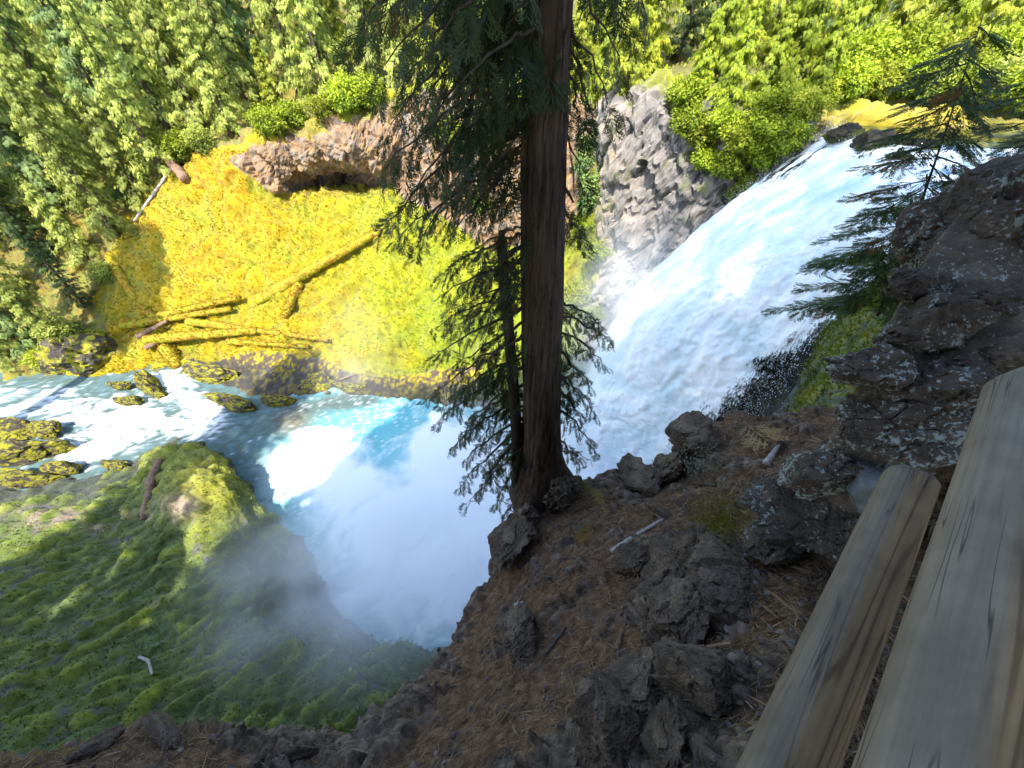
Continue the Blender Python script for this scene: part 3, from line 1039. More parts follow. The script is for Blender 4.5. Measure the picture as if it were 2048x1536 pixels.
# flow runs to the left along the far bank
Q = P.copy()
Q[:, 0] += 2.2 * fbm(P / 5.0, 3, seed=80)
Q[:, 1] += 2.2 * fbm(P / 5.0, 3, seed=81)
Qr = Q @ np.array([[0.955, 0.296, 0], [-0.296, 0.955, 0], [0, 0, 1.0]]).T
rap = sstep(-u, -640, -470) * 1.0                       # rapids, left of the pool
streak = fbm(Qr / np.array([4.2, 1.15, 1]), 5, gain=0.6, seed=82)
fin = fbm(Qr / np.array([0.9, 0.45, 1]), 4, gain=0.6, seed=83)
churn = fbm(Q / 1.7, 5, gain=0.6, seed=84)
lace = fbm(Q / 0.8, 4, gain=0.6, seed=85, mode='ridge')
white_pool = np.clip(0.7 * blob(u, v, 600, 940, 105, 62) + 0.9 * blob(u, v, 650, 880, 60, 34) + 0.9 * blob(u, v, 880, 890, 60, 70) + 0.8 * blob(u, v, 690, 960, 60, 40)
                     + 1.1 * blob(u, v, 880, 1130, 290, 190) + blob(u, v, 1150, 950, 220, 200) + 0.5 * blob(u, v, 520, 960, 40, 60) + 0.6 * blob(u, v, 800, 1040, 120, 60), 0, 1.3)
deep = np.clip(0.9 * blob(u, v, 600, 815, 110, 36) + 0.6 * blob(u, v, 470, 860, 60, 30) + blob(u, v, 720, 800, 70, 20) + 0.5 * blob(u, v, 540, 850, 80, 26), 0, 1)
turq = blob(u, v, 780, 870, 130, 90) + 0.6 * blob(u, v, 720, 1000, 200, 60)
wr = np.clip(blob(u, v, 60, 800, 190, 55) * 1.0 + blob(u, v, 250, 850, 150, 60, -0.3) + 1.0 * blob(u, v, 330, 750, 70, 22) + 0.9 * blob(u, v, 400, 810, 60, 25, 0.5) + 0.7 * blob(u, v, 150, 900, 90, 30) + 0.75 * blob(u, v, 400, 860, 80, 34), 0, 1.1)
foam_r = sstep(streak * 0.9 + fin * 0.8 + (wr - 0.84) * 1.1, -0.2, 0.4)
foam_p = sstep(churn * 0.8 + lace * 0.35 + (white_pool - 0.55) * 1.5 - deep * 0.6, -0.35, 0.75)
foam_l = 0.75 * sstep(lace + 0.3 * churn, 0.2, 0.6) * (1 - 0.5 * deep)
foam = np.clip(rap * foam_r + (1 - rap) * np.maximum(foam_p, foam_l), 0, 1)
foam = np.maximum(foam, sstep(fin + 0.5 * streak, 0.35, 0.6) * 0.6 * (0.3 + rap))
hgt = 0.18 * churn + 0.22 * streak * (0.3 + rap) + 0.10 * fin + 0.25 * foam * (0.4 + white_pool)
P[:, 2] += hgt - 0.02 * np.maximum(-P[:, 0] - 20, 0)
wc = np.tile(np.array([0.075, 0.11, 0.10]), (len(P), 1))
wc = mixc(wc, (0.13, 0.47, 0.52), np.clip((1 - rap) * (1 - deep) * (0.75 + 0.6 * turq), 0, 1))
wc = mixc(wc, (0.12, 0.22, 0.25), rap * 0.5 * sstep(fin, -0.2, 0.3))
wc = mixc(wc, (0.16, 0.09, 0.03), np.clip(blob(u, v, 590, 850, 40, 30), 0, 1) * 0.6)
wc = mixc(wc, (0.86, 0.90, 0.92), foam * (1 - rap))
wc = mixc(wc, (0.64, 0.69, 0.71), foam * rap)
river = add('river', mesh_np('river', P, grid_faces(WX, WY), M_RIVER, wc, {'foam': foam}), kind='structure')
river['label'] = 'turquoise plunge pool and white rapids flowing along the far bank'

# ------------------------------------------------------------------ waterfall
LIP_F, LIP_N = np.array([18.7, 25.2, -5.0]), np.array([15.3, 13.2, -5.1])
FLOW = np.array([-0.95, 0.30, 0.0])
FLOW /= np.linalg.norm(FLOW)
WN, WL = 210, 400
k = np.linspace(0, 1, WN)[:, None]
t = np.linspace(0, 1, WL)[None, :]
sF = np.array([0.0, 1.0, 4.7, 8.7, 10.9, 11.6, 11.8])
dF = np.array([0.0, 0.35, 4.6, 11.0, 17.5, 23.0, 27.0])
sN = np.array([0.0, 0.5, 1.0, 1.7, 2.4, 2.9, 3.2])
dN = np.array([0.0, 0.5, 3.5, 9.0, 16, 22, 27.0])
tt = np.linspace(0, 1, 7)


def spl(x, xs, ys):
    y = np.interp(x, xs, ys)
    return y


tf = t.ravel()
sf, df = np.interp(tf, tt, sF), np.interp(tf, tt, dF)
sn_, dn = np.interp(tf, tt, sN), np.interp(tf, tt, dN)
for arr in (sf, df, sn_, dn):
    for _ in range(40):
        arr[1:-1] = 0.5 * arr[1:-1] + 0.25 * (arr[2:] + arr[:-2])
w = sstep(k, 0.50, 1.0)
s = sf[None] * (1 - w) + sn_[None] * w
d = df[None] * (1 - w) + dn[None] * w
lipx = LIP_F[None] * (1 - k) + LIP_N[None] * k
P = lipx[:, None, :] + s[..., None] * FLOW
P[..., 2] -= d
P = P.reshape(-1, 3)
kk = np.repeat(k, WL, 1).ravel()
dd = d.ravel()
Lk = kk * 12.5
Ls = np.repeat(np.linspace(0, 1, WL)[None] ** 1.0, WN, 0).ravel() * 30
UV = np.stack([Lk, Ls, np.zeros_like(Lk)], 1)
warp = 0.9 * fbm(UV / np.array([2.5, 5, 1]), 3, seed=90)
UVw = UV + np.stack([warp, warp * 1.5, warp * 0], 1)
st1 = fbm(UVw / np.array([0.8, 3.6, 1]), 5, gain=0.62, seed=91)
st2 = fbm(UVw / np.array([0.22, 0.9, 1]), 4, gain=0.62, seed=92)
bil = fbm(UVw / np.array([2.0, 4.6, 1]), 5, gain=0.58, seed=93, mode='billow')
Gw = P.reshape(WN, WL, 3)
Nw = grid_normals(Gw).reshape(-1, 3)
if Nw[(WN // 3) * WL + WL // 3, 2] < 0:
    Nw = -Nw
ramp_in = sstep(dd, 0.0, 2.5)
amp = 0.25 + 0.75 * ramp_in
clot = fbm(P / np.array([0.9, 0.9, 1.25]) + 0.5 * warp[:, None], 5, gain=0.6, seed=197, mode='billow')
cloud = fbm(P / np.array([1.6, 1.6, 2.2]), 4, gain=0.6, seed=198)
P = P + Nw * ((0.26 * bil + 0.05 * st1 + 0.16 * clot) * amp)[:, None]
u, v, dep = proj(P)
blue = sstep(st1 + 0.4 * bil + 0.3 * st2, 0.0, 0.5) * 0.5 * (1 - 0.35 * ramp_in)
blue = np.maximum(blue, 0.75 * blob(u, v, 1640, 390, 260, 20, -0.38) * sstep(st1, -0.5, 0.2))
blue = np.maximum(blue, 0.35 * sstep(bil, 0.0, -0.35))
wc = np.tile(np.array([0.88, 0.91, 0.93]), (len(P), 1))
wc = mixc(wc, (0.36, 0.62, 0.69), np.clip(blue, 0, 1))
wc = mixc(wc, (0.60, 0.77, 0.84), sstep(cloud + 0.35 * st1, 0.1, 0.6) * 0.4 * (0.4 + 0.6 * ramp_in))
wc = mixc(wc, (0.42, 0.58, 0.66), sstep(st2 + 0.6 * cloud + 0.3 * st1, 0.25, 0.6) * 0.55)
wc = np.clip(wc * (1 + 0.05 * st2)[:, None], 0, 0.96)
thick = 1.0 - 0.62 * sstep(kk + 0.10 * st1, 0.80, 1.0) * sstep(dd, 1.0, 4.0) - 0.42 * sstep(kk + 0.12 * st1, 0.55, 0.95) * sstep(dd, 3.0, 12.0) - 0.35 * sstep(1 - kk, 0.965, 1.0) - 0.75 * (1 - sstep(kk + 0.08 * st1, 0.08, 0.34)) * (1 - sstep(dd, 2.0, 4.6)) * sstep(0.3 + st1 + st2, -0.1, 0.5) - 0.30 * sstep(kk, 0.95, 1.0)
thick = np.clip(thick + 0.10 * st2, 0, 1.2)
foam = np.clip(1 - blue * 0.6, 0, 1)
fall_me = mesh_np('waterfall', P, grid_faces(WN, WL), M_FALL, wc, {'foam': foam, 'thick': thick})
waterfall = add('waterfall', fall_me, kind='structure')
waterfall['label'] = 'tall white waterfall plunging into the gorge'
FALL_P = P
# upper river above the lip
UN, UL = 150, 110
k = np.linspace(-0.02, 1.05, UN)[:, None]
t = np.linspace(0, 1, UL)[None, :]
lipx = LIP_F[None] * (1 - k) + LIP_N[None] * k
P = lipx[:, None, :] - (t * 22)[..., None] * FLOW + np.array([0, 0, 1.0]) * (0.9 * t ** 1.3)[..., None]
P = P.reshape(-1, 3)
ku = np.repeat(k, UL, 1).ravel()
tu_ = np.repeat(t, UN, 0).ravel() * 22
UV = np.stack([tu_ / 2.2, ku * 12, 0 * ku], 1)
st = fbm(UV / 0.9, 5, gain=0.6, seed=95)
st2 = fbm(UV / 0.3, 4, gain=0.6, seed=96)
far_sh = 1 - sstep(ku + 0.08 * st, 0.16, 0.42)            # shallow mossy water by the far bank
foam = sstep(st + 0.5 * st2 + 0.45 - 1.0 * far_sh, 0.0, 0.55)
P[:, 2] += (0.12 * st + 0.07 * st2 + 0.12 * foam) * np.minimum(1, tu_ / 0.6)
wc = mixc(np.tile(np.array([0.10, 0.36, 0.42]), (len(P), 1)), (0.20, 0.16, 0.015), far_sh)
wc = mixc(wc, (0.88, 0.91, 0.93), foam)
upper_river = add('upper_river', mesh_np('upper_river', P, grid_faces(UN, UL), M_RIVER, wc, {'foam': foam}), kind='structure')
upper_river['label'] = 'shallow river above the lip of the waterfall'
# rock behind and under the falling water
k = np.linspace(-0.03, 1.12, 90)[:, None]
t = np.linspace(0, 1, 150)[None, :]
lipx = LIP_F[None] * (1 - k) + LIP_N[None] * k
sl = np.interp(t.ravel(), [0, 0.05, 0.3, 0.6, 1], [-0.5, 0.4, 0.2, 0.3, 0.6])[None]
dl = np.interp(t.ravel(), [0, 0.05, 0.3, 0.6, 1], [0.25, 0.55, 7, 16, 28])[None]
P = lipx[:, None, :] + (sl * np.ones_like(k))[..., None] * FLOW
P[..., 2] -= dl
Gw = P
Nw = grid_normals(Gw).reshape(-1, 3)
P = P.reshape(-1, 3) + Nw * (0.5 * fbm(P.reshape(-1, 3) / 1.5, 5, seed=99, mode='ridge') - 0.1)[:, None] * np.sign(Nw[4000] @ FLOW)
c = mixc(np.tile(np.array([0.03, 0.033, 0.03]), (len(P), 1)), (0.07, 0.08, 0.03), sstep(fbm(P / 0.8, 4, seed=98), -0.1, 0.4))
fall_rock = add('rock_wall_behind_falls', mesh_np('rock_wall_behind_falls', P, grid_faces(90, 150), M_BANK, c), kind='structure')
fall_rock['label'] = 'dark wet rock wall behind the waterfall'

# ------------------------------------------------------------------ spray: drops thrown off the fall
TETV = np.array([[1, 1, 1], [1, -1, -1], [-1, 1, -1], [-1, -1, 1]], float) * 0.6
TETT = np.array([[0, 1, 2], [0, 3, 1], [0, 2, 3], [1, 3, 2]])
r2 = np.random.default_rng(5)
grid = FALL_P.reshape(WN, WL, 3)
pts, siz = [], []


def sprinkle(n, kr, tr, off, sz):
    a = (r2.uniform(*kr, n) ** 1.0 * (WN - 1)).astype(int)
    b = (r2.uniform(*tr, n) * (WL - 1)).astype(int)
    q = grid[a, b] + r2.normal(0, 1, (n, 3)) * np.array(off)
    pts.append(q)
    siz.append(r2.uniform(*sz, n) * r2.uniform(0.5, 1, n))


sprinkle(8000, (0.0, 0.06), (0.08, 0.95), (0.22, 0.22, 0.35), (0.008, 0.026))
sprinkle(3000, (0.0, 0.04), (0.08, 0.95), (0.5, 0.5, 0.6), (0.006, 0.018))
sprinkle(7000, (0.60, 1.0), (0.1, 0.98), (0.35, 0.35, 0.6), (0.012, 0.035))
sprinkle(6000, (0.88, 1.0), (0.05, 0.98), (0.2, 0.25, 0.6), (0.012, 0.03))
sprinkle(3000, (0.05, 0.75), (0.3, 0.95), (0.4, 0.4, 0.5), (0.01, 0.03))
sprinkle(1500, (0.0, 0.3), (0.05, 0.2), (0.2, 0.2, 0.2), (0.01, 0.025))
Q = np.vstack(pts)
S = np.concatenate(siz)
Mx = np.zeros((len(Q), 3, 4))
ax = r2.normal(0, 1, (len(Q), 3))
Mx[:, :, :3] = frames(ax, np.roll(ax, 1, 1) + 0.3, S)
Mx[:, :, 3] = Q
sp_me = stamp(TETV, TETT, Mx, 'spray', M_DROP, np.tile([[0.88, 0.91, 0.94]], (len(Q), 1)))
a = sp_me.attributes.new('foam', 'FLOAT', 'POINT')
a.data.foreach_set('value', np.ones(len(sp_me.vertices), np.float32))
spray = add('spray', sp_me, kind='stuff', label='white drops of spray thrown off the edges of the waterfall', cat='spray')

# ------------------------------------------------------------------ mist over the pool
def mist_mat(name, dens, scale, lo, hi):
    m, nt, out, N, L = nodes_of(name)
    tc = N('ShaderNodeTexCoord')
    gr = N('ShaderNodeTexGradient', gradient_type='SPHERICAL')
    L(tc, gr, 'Object', 'Vector')
    nz = N('ShaderNodeTexNoise', i_Scale=scale, i_Detail=3, i_Roughness=0.55)
    L(tc, nz, 'Object', 'Vector')
    r = ramp(N, [(lo, 0.0), (hi, 1.0)])
    L(nz, r, 'Fac', 0)
    g2 = N('ShaderNodeMath', operation='POWER')
    g2.inputs[1].default_value = 1.3
    L(gr, g2, 'Fac', 0)
    m1 = N('ShaderNodeMath', operation='MULTIPLY')
    L(g2, m1)
    nt.links.new(r.outputs[0], m1.inputs[1])
    m2 = N('ShaderNodeMath', operation='MULTIPLY')
    m2.inputs[1].default_value = dens
    L(m1, m2)
    vol = N('ShaderNodeVolumePrincipled')
    vol.inputs['Color'].default_value = (0.93, 0.96, 1.0, 1)
    vol.inputs['Anisotropy'].default_value = 0.0
    L(m2, vol, 0, 'Density')
    L(vol, out, 0, 'Volume')
    return m


def ico(sub):
    import bmesh
    bm = bmesh.new()
    bmesh.ops.create_icosphere(bm, subdivisions=sub, radius=1.0)
    V = np.array([x.co[:] for x in bm.verts])
    F = np.array([[y.index for y in f.verts] for f in bm.faces])
    bm.free()
    return V, F


ICO = {k: ico(k) for k in (1, 2, 3, 4, 5, 6)}
for (loc, rad, dens, sc, lab) in (
        ((1.0, 15.5, -30.0), (17, 15, 10), 0.26, 3.0, 'pale mist boiling up from the plunge pool at the foot of the falls'),
        ((-16.0, 29.5, -26.0), (6.0, 7.0, 9.5), 0.045, 1.6, 'thin sunlit mist drifting over the far mossy slope'),
        ((-11.0, 9.5, -28.5), (12, 9, 7), 0.45, 1.8, 'thin grey mist drifting over the shaded moss bank'),
        ((8.5, 24.0, -19.0), (6.5, 6.5, 12.0), 0.35, 1.7, 'fine spray hanging in front of the lower waterfall')):
    o = add('mist', mesh_np('mist', ICO[3][0], ICO[3][1], mist_mat('mist_volume', dens, sc, 0.36, 0.66)), kind='stuff', label=lab, cat='mist', loc=loc)
    o.scale = rad
# ------------------------------------------------------------------ foliage templates
def spray_template(pairs=4, w=0.10, spread=0.42, droop=0.25):
    """flat pinnate spray along +y, length 1: narrow leaflets"""
    V, T = [], []

    def leaf(a, b, wd):
        a, b = np.array(a, float), np.array(b, float)
        d = b - a
        sd = np.array([-d[1], d[0], 0])
        sd = sd / (np.linalg.norm(sd) + 1e-9) * wd
        k = len(V)
        mid = a + d * 0.45
        V.extend([a, mid + sd, b, mid - sd])
        T.extend([[k, k + 1, k + 2], [k, k + 2, k + 3]])
    z = lambda y: -droop * y * y
    leaf((0, 0, 0), (0, 1, z(1)), w * 0.6)
    for i in range(pairs):
        y = 0.08 + 0.72 * i / pairs
        ln = spread * (1 - 0.65 * i / pairs)
        for sg in (-1, 1):
            leaf((0, y, z(y)), (sg * ln, y + ln * 0.85, z(y) - 0.16 * ln), w * (1 - 0.4 * i / pairs))
    return np.array(V), np.array(T)


SPR_V, SPR_T = spray_template(4, 0.078, 0.34, 0.35)
LEAF_V = np.array([[0, 0, 0], [0.34, 0.45, 0.05], [0, 1, -0.08], [-0.34, 0.45, 0.05]], float)
LEAF_T = np.array([[0, 1, 2], [0, 2, 3]])
GREENS = {
    'pale': [(0.26, 0.32, 0.055), (0.47, 0.50, 0.10), (0.06, 0.10, 0.025)],
    'blue': [(0.16, 0.25, 0.075), (0.33, 0.43, 0.12), (0.05, 0.09, 0.035)],
    'yellow': [(0.30, 0.35, 0.03), (0.44, 0.46, 0.035), (0.08, 0.12, 0.015)],
    'dark': [(0.045, 0.075, 0.02), (0.07, 0.11, 0.025), (0.025, 0.045, 0.015)],
    'lime': [(0.25, 0.33, 0.02), (0.40, 0.46, 0.03), (0.07, 0.12, 0.015)],
}


def conifer(name, seed, H, R, tone, nb=80, per=44, droop=0.5, leafy=0.42, bare=0.06, hang=0.6, shape=0.75):
    r = np.random.default_rng(seed)
    acc = Acc()
    zz = np.linspace(0, H, 14)
    wob = np.cumsum(r.normal(0, 0.02 * H / 14, (14, 2)), 0)
    path = np.column_stack([wob, zz])
    V, Q, T = tube(path, np.interp(zz, [0, 0.06 * H, H], [0.026 * H * 0.9, 0.019 * H * 0.9, 0.02]), 9, wob=0.15, seed=seed)
    acc.put(V, Q, T)
    base, axs, nrm, siz, colr = [], [], [], [], []
    tones = np.array(GREENS[tone])
    for b in range(nb):
        f = bare + (1 - bare) * (b + r.uniform(0, 1)) / nb
        z = f * H
        az = b * 2.39996 + r.normal(0, 0.3)
        ln = R * ((1 - f) ** shape * 0.95 + 0.06) * r.uniform(0.65, 1.2) * min(1, 0.45 + f * 4)
        d = np.array([math.cos(az), math.sin(az), 0])
        px = np.array([np.interp(z, zz, path[:, 0]), np.interp(z, zz, path[:, 1]), z])
        s = np.linspace(0, 1, 7)
        dr = droop * r.uniform(0.6, 1.3)
        bp = px + d * (ln * s)[:, None] + np.array([0, 0, 1.0]) * (ln * (0.18 * s - dr * s ** 1.7 + 0.18 * s ** 4))[:, None]
        V, Q, T = tube(bp, np.linspace(0.012 * ln + 0.012, 0.006, 7), 4, cap=False)
        acc.put(V, Q, T)
        n = max(6, int(per * (0.35 + 0.65 * ln / R)))
        q = r.uniform(0.12, 1.0, n) ** 0.75
        pos = np.stack([np.interp(q, s, bp[:, k]) for k in range(3)], 1)
        side = np.array([-d[1], d[0], 0])
        lat = r.uniform(-1, 1, n) * (0.24 * ln * (1 - 0.75 * q) + 0.10)
        pos = pos + side * lat[:, None] + r.normal(0, 0.05 * R, (n, 3)) - np.array([0, 0, 1]) * (np.abs(lat) * 0.25)[:, None]
        a = d * r.uniform(0.35, 0.9, n)[:, None] + side * (np.sign(lat) * r.uniform(0.1, 0.7, n))[:, None] - np.array([0, 0, 1]) * (hang * r.uniform(0.4, 1.4, n))[:, None]
        base.append(pos)
        axs.append(a)
        nrm.append(np.array([0, 0, 1.0]) + d * 0.7 + r.normal(0, 0.45, (n, 3)))
        siz.append(leafy * r.uniform(0.45, 1.35, n))
        clump = r.uniform(0, 1)
        w = np.clip(q * 0.75 + 0.25 * clump + r.normal(0, 0.2, n), 0, 1)  # inner sprays darker than the tips: crown shade painted into the colours
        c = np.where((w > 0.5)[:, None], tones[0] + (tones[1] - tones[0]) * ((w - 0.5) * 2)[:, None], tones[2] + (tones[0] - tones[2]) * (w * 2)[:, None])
        colr.append(c * r.uniform(0.85, 1.15, (n, 1)))
    base, axs, nrm, siz, colr = map(np.concatenate, (base, axs, nrm, siz, colr))
    Mx = np.zeros((len(base), 3, 4))
    Mx[:, :, :3] = frames(axs, nrm, siz)
    Mx[:, :, 3] = base
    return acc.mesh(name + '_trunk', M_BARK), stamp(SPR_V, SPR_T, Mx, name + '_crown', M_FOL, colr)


def shrub(name, seed, R, Hh, tone, n=2200, leaf=0.2, mat=None):
    r = np.random.default_rng(seed)
    acc = Acc()
    tips = []
    for s in range(9):
        az = r.uniform(0, 6.283)
        l = r.uniform(0.5, 0.95)
        tip = np.array([math.cos(az) * R * l * 0.75, math.sin(az) * R * l * 0.75, Hh * r.uniform(0.55, 0.95)])
        mid = tip * np.array([0.35, 0.35, 0.55])
        tt_ = np.linspace(0, 1, 6)[:, None]
        p = 2 * tt_ * (1 - tt_) * mid + tt_ ** 2 * tip
        V, Q, T = tube(p, np.linspace(0.03, 0.008, 6) * max(R, 0.5), 5, cap=False)
        acc.put(V, Q, T)
        tips.append(tip)
    d = r.normal(0, 1, (n, 3))
    d /= np.linalg.norm(d, axis=1, keepdims=True)
    rad = r.uniform(0.35, 1, n) ** 0.5
    lump = 1 + 0.95 * fbm(d * 1.5 + seed, 3, gain=0.6, seed=seed)
    pos = d * (rad * lump)[:, None] * np.array([R, R, Hh * 0.55]) + np.array([0, 0, Hh * 0.55])
    pos[:, 2] = np.maximum(pos[:, 2], 0.02)
    tones = np.array(GREENS[tone])
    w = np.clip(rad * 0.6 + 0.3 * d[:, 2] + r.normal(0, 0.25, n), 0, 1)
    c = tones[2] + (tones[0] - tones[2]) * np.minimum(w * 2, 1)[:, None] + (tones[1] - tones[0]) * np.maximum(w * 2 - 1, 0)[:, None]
    a = d + r.normal(0, 0.7, (n, 3)) + np.array([0, 0, -0.2])
    Mx = np.zeros((n, 3, 4))
    Mx[:, :, :3] = frames(a, d + np.array([0, 0, 0.8]) + r.normal(0, 0.4, (n, 3)), leaf * r.uniform(0.6, 1.3, n))
    Mx[:, :, 3] = pos
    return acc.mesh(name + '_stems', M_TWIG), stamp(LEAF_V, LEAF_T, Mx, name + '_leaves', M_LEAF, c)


PROTO = {
    'tall_pale': conifer('tall_pale', 11, 24, 4.2, 'pale', nb=74, per=104, droop=0.75, leafy=0.57, hang=1.1, shape=0.6),
    'tall_blue': conifer('tall_blue', 12, 21, 3.8, 'blue', nb=72, per=88, droop=0.7, leafy=0.6, hang=1.0, shape=0.6),
    'mid_pale': conifer('mid_pale', 13, 12, 3.3, 'pale', nb=52, per=86, droop=0.75, leafy=0.52, hang=1.0, bare=0.02, shape=0.55),
    'mid_yellow': conifer('mid_yellow', 14, 11, 2.6, 'yellow', nb=70, per=80, droop=0.6, leafy=0.44, hang=0.8, bare=0.03),
    'dark_fir': conifer('dark_fir', 15, 20, 3.0, 'dark', nb=80, per=54, droop=0.35, leafy=0.64, hang=0.5, bare=0.05),
    'lime_cedar': conifer('lime_cedar', 16, 9, 2.5, 'lime', nb=70, per=84, droop=0.9, leafy=0.42, hang=1.2, bare=0.03),
    'bare_giant': conifer('bare_giant', 20, 36, 5.0, 'dark', nb=70, per=50, droop=0.3, leafy=1.25, hang=0.5, bare=0.6, shape=0.5),
    'sparse_giant': conifer('sparse_giant', 19, 36, 5.0, 'dark', nb=80, per=13, droop=0.3, leafy=1.1, hang=0.5, bare=0.14, shape=0.42),
    'open_giant': conifer('open_giant', 18, 36, 5.0, 'dark', nb=120, per=34, droop=0.3, leafy=1.1, hang=0.5, bare=0.14, shape=0.42),
    'giant': conifer('giant', 17, 36, 5.0, 'dark', nb=130, per=60, droop=0.3, leafy=1.25, hang=0.5, bare=0.16, shape=0.42),
}
SHRUB = {
    'lime': shrub('lime_shrub', 21, 1.3, 1.9, 'lime', 3600, 0.19),
    'yellow': shrub('yellow_shrub', 22, 1.4, 1.7, 'yellow', 3600, 0.19),
    'pale': shrub('pale_shrub', 23, 1.3, 2.2, 'pale', 3600, 0.19),
    'blue': shrub('blue_shrub', 24, 1.0, 2.6, 'blue', 3600, 0.19),
}


def plant(name, kind, loc, scale, label, cat, group, rotz=None, lean=(0, 0), protos=None):
    src = (protos or PROTO)[kind]
    e = add(name, None, label=label, cat=cat, group=group, loc=tuple(loc))
    e.scale = (scale,) * 3 if not isinstance(scale, tuple) else scale
    e.rotation_euler = (lean[0], lean[1], random.uniform(0, 6.283) if rotz is None else rotz)
    names = ('trunk', 'crown') if cat != 'shrub' else ('stems', 'leaves')
    add(names[0], src[0], e)
    add(names[1], src[1], e)
    return e


ORD = ['first', 'second', 'third', 'fourth', 'fifth', 'sixth', 'seventh', 'eighth', 'ninth', 'tenth', 'eleventh', 'twelfth', 'thirteenth', 'fourteenth', 'fifteenth', 'sixteenth', 'seventeenth', 'eighteenth', 'nineteenth', 'twentieth', 'twenty-first', 'twenty-second', 'twenty-third', 'twenty-fourth', 'twenty-fifth']


def tree_row(spots, what, where, group):
    """spots: (u, v, kind, scale)"""
    spots = sorted(spots)
    for i, (tu0, tv0, kind, sc) in enumerate(spots):
        h = hit(tu0, tv0, (BV_FAR,))
        if h is None:
            continue
        loc = h[0] - np.array([0, 0, 0.3])
        tone = {'tall_pale': 'tall pale green', 'tall_blue': 'tall bluish green', 'mid_pale': 'pale green', 'mid_yellow': 'yellow green', 'dark_fir': 'dark green', 'lime_cedar': 'bright lime green', 'giant': 'dark'}[kind]
        plant('conifer_tree', kind, loc, sc, f'{tone} conifer, {ORD[i]} from the left {where}', 'tree', group)


# left forest, front row beside the river and the moss slope
tree_row([(-60, 700, 'mid_pale', 1.1), (10, 712, 'mid_pale', 1.0), (75, 700, 'tall_blue', 0.72), (128, 690, 'mid_pale', 0.75), (40, 610, 'tall_pale', 0.85), (170, 610, 'dark_fir', 0.6),
          (178, 520, 'mid_pale', 0.8), (235, 470, 'tall_pale', 0.7), (205, 410, 'tall_pale', 0.8), (285, 395, 'mid_pale', 0.95), (330, 350, 'tall_pale', 0.75), (100, 520, 'dark_fir', 0.95)],
         'conifer', 'in the front row beside the moss', 'conifers left of the moss slope')
tree_row([(-120, 560, 'tall_blue', 1.0), (-30, 520, 'tall_pale', 1.0), (60, 470, 'tall_pale', 1.05), (130, 420, 'tall_blue', 1.0), (200, 340, 'tall_pale', 1.0), (270, 310, 'tall_blue', 0.9), (350, 285, 'tall_pale', 0.9),
          (410, 262, 'mid_pale', 1.1), (-80, 420, 'tall_pale', 1.1), (20, 380, 'tall_blue', 1.1), (110, 330, 'tall_pale', 1.05)],
         'conifer', 'in the second row of the left forest', 'second row of the left forest')
tree_row([(-60, 300, 'tall_pale', 1.1), (40, 270, 'tall_pale', 1.1), (140, 240, 'tall_blue', 1.1), (220, 225, 'tall_pale', 1.1), (300, 215, 'tall_blue', 1.0), (370, 205, 'tall_pale', 1.0), (440, 200, 'tall_pale', 0.9), (520, 190, 'tall_blue', 0.9)],
         'conifer', 'in the third row of the left forest', 'third row of the left forest')
tree_row([(-90, 170, 'tall_pale', 1.2), (10, 160, 'tall_blue', 1.2), (90, 150, 'tall_pale', 1.2), (180, 150, 'tall_pale', 1.2), (260, 145, 'tall_blue', 1.2), (340, 140, 'tall_pale', 1.2), (420, 135, 'tall_pale', 1.2), (500, 130, 'dark_fir', 1.2),
          (580, 125, 'tall_pale', 1.2), (660, 120, 'tall_blue', 1.2), (740, 110, 'dark_fir', 1.2), (820, 105, 'tall_pale', 1.2), (900, 105, 'dark_fir', 1.2), (980, 100, 'tall_pale', 1.2), (1070, 95, 'tall_blue', 1.2)],
         'conifer', 'in the back row of the far forest', 'back row of the far forest')
# above the cave
tree_row([(465, 270, 'tall_pale', 0.62), (505, 235, 'tall_pale', 0.78), (560, 232, 'mid_yellow', 0.7), (600, 190, 'tall_pale', 0.8), (655, 195, 'tall_pale', 0.85), (700, 180, 'mid_yellow', 1.0), (755, 175, 'tall_pale', 0.8), (810, 150, 'mid_pale', 1.1),
          (870, 150, 'mid_yellow', 0.9), (930, 140, 'dark_fir', 0.7), (990, 140, 'mid_yellow', 0.9), (1060, 130, 'mid_pale', 1.0)],
         'conifer', 'along the top of the cave cliff', 'conifers above the cave cliff')
# right of the trunk: cedars on the gorge rim
tree_row([(1150, 190, 'mid_yellow', 0.75), (1200, 190, 'lime_cedar', 0.7), (1250, 175, 'mid_yellow', 0.8), (1290, 150, 'mid_yellow', 0.9), (1180, 130, 'mid_yellow', 1.0), (1260, 110, 'mid_pale', 1.1)],
         'cedar', 'on the rim right of the big trunk', 'cedars on the rim behind the big trunk')
tree_row([(1390, 205, 'lime_cedar', 0.55), (1450, 215, 'lime_cedar', 0.62), (1420, 160, 'lime_cedar', 0.8), (1510, 215, 'lime_cedar', 0.65), (1560, 190, 'lime_cedar', 0.8), (1620, 200, 'lime_cedar', 0.6), (1480, 130, 'mid_yellow', 0.9), (1360, 120, 'dark_fir', 0.6)],
         'cedar', 'on the rim above the falls', 'cedars on the rim above the falls')
tree_row([(1590, 120, 'mid_yellow', 0.9), (1680, 125, 'lime_cedar', 0.9), (1770, 120, 'mid_yellow', 0.8), (1850, 125, 'lime_cedar', 0.9), (1940, 120, 'mid_yellow', 0.9), (2030, 120, 'lime_cedar', 0.9), (2120, 125, 'mid_yellow', 0.9), (1400, 80, 'tall_pale', 0.9), (1550, 70, 'tall_pale', 0.9), (1700, 70, 'tall_blue', 0.9), (1860, 70, 'tall_pale', 0.9), (2010, 70, 'tall_blue', 0.9), (2200, 80, 'tall_pale', 0.9)],
         'conifer', 'in the woods beyond the upper river', 'woods beyond the upper river')


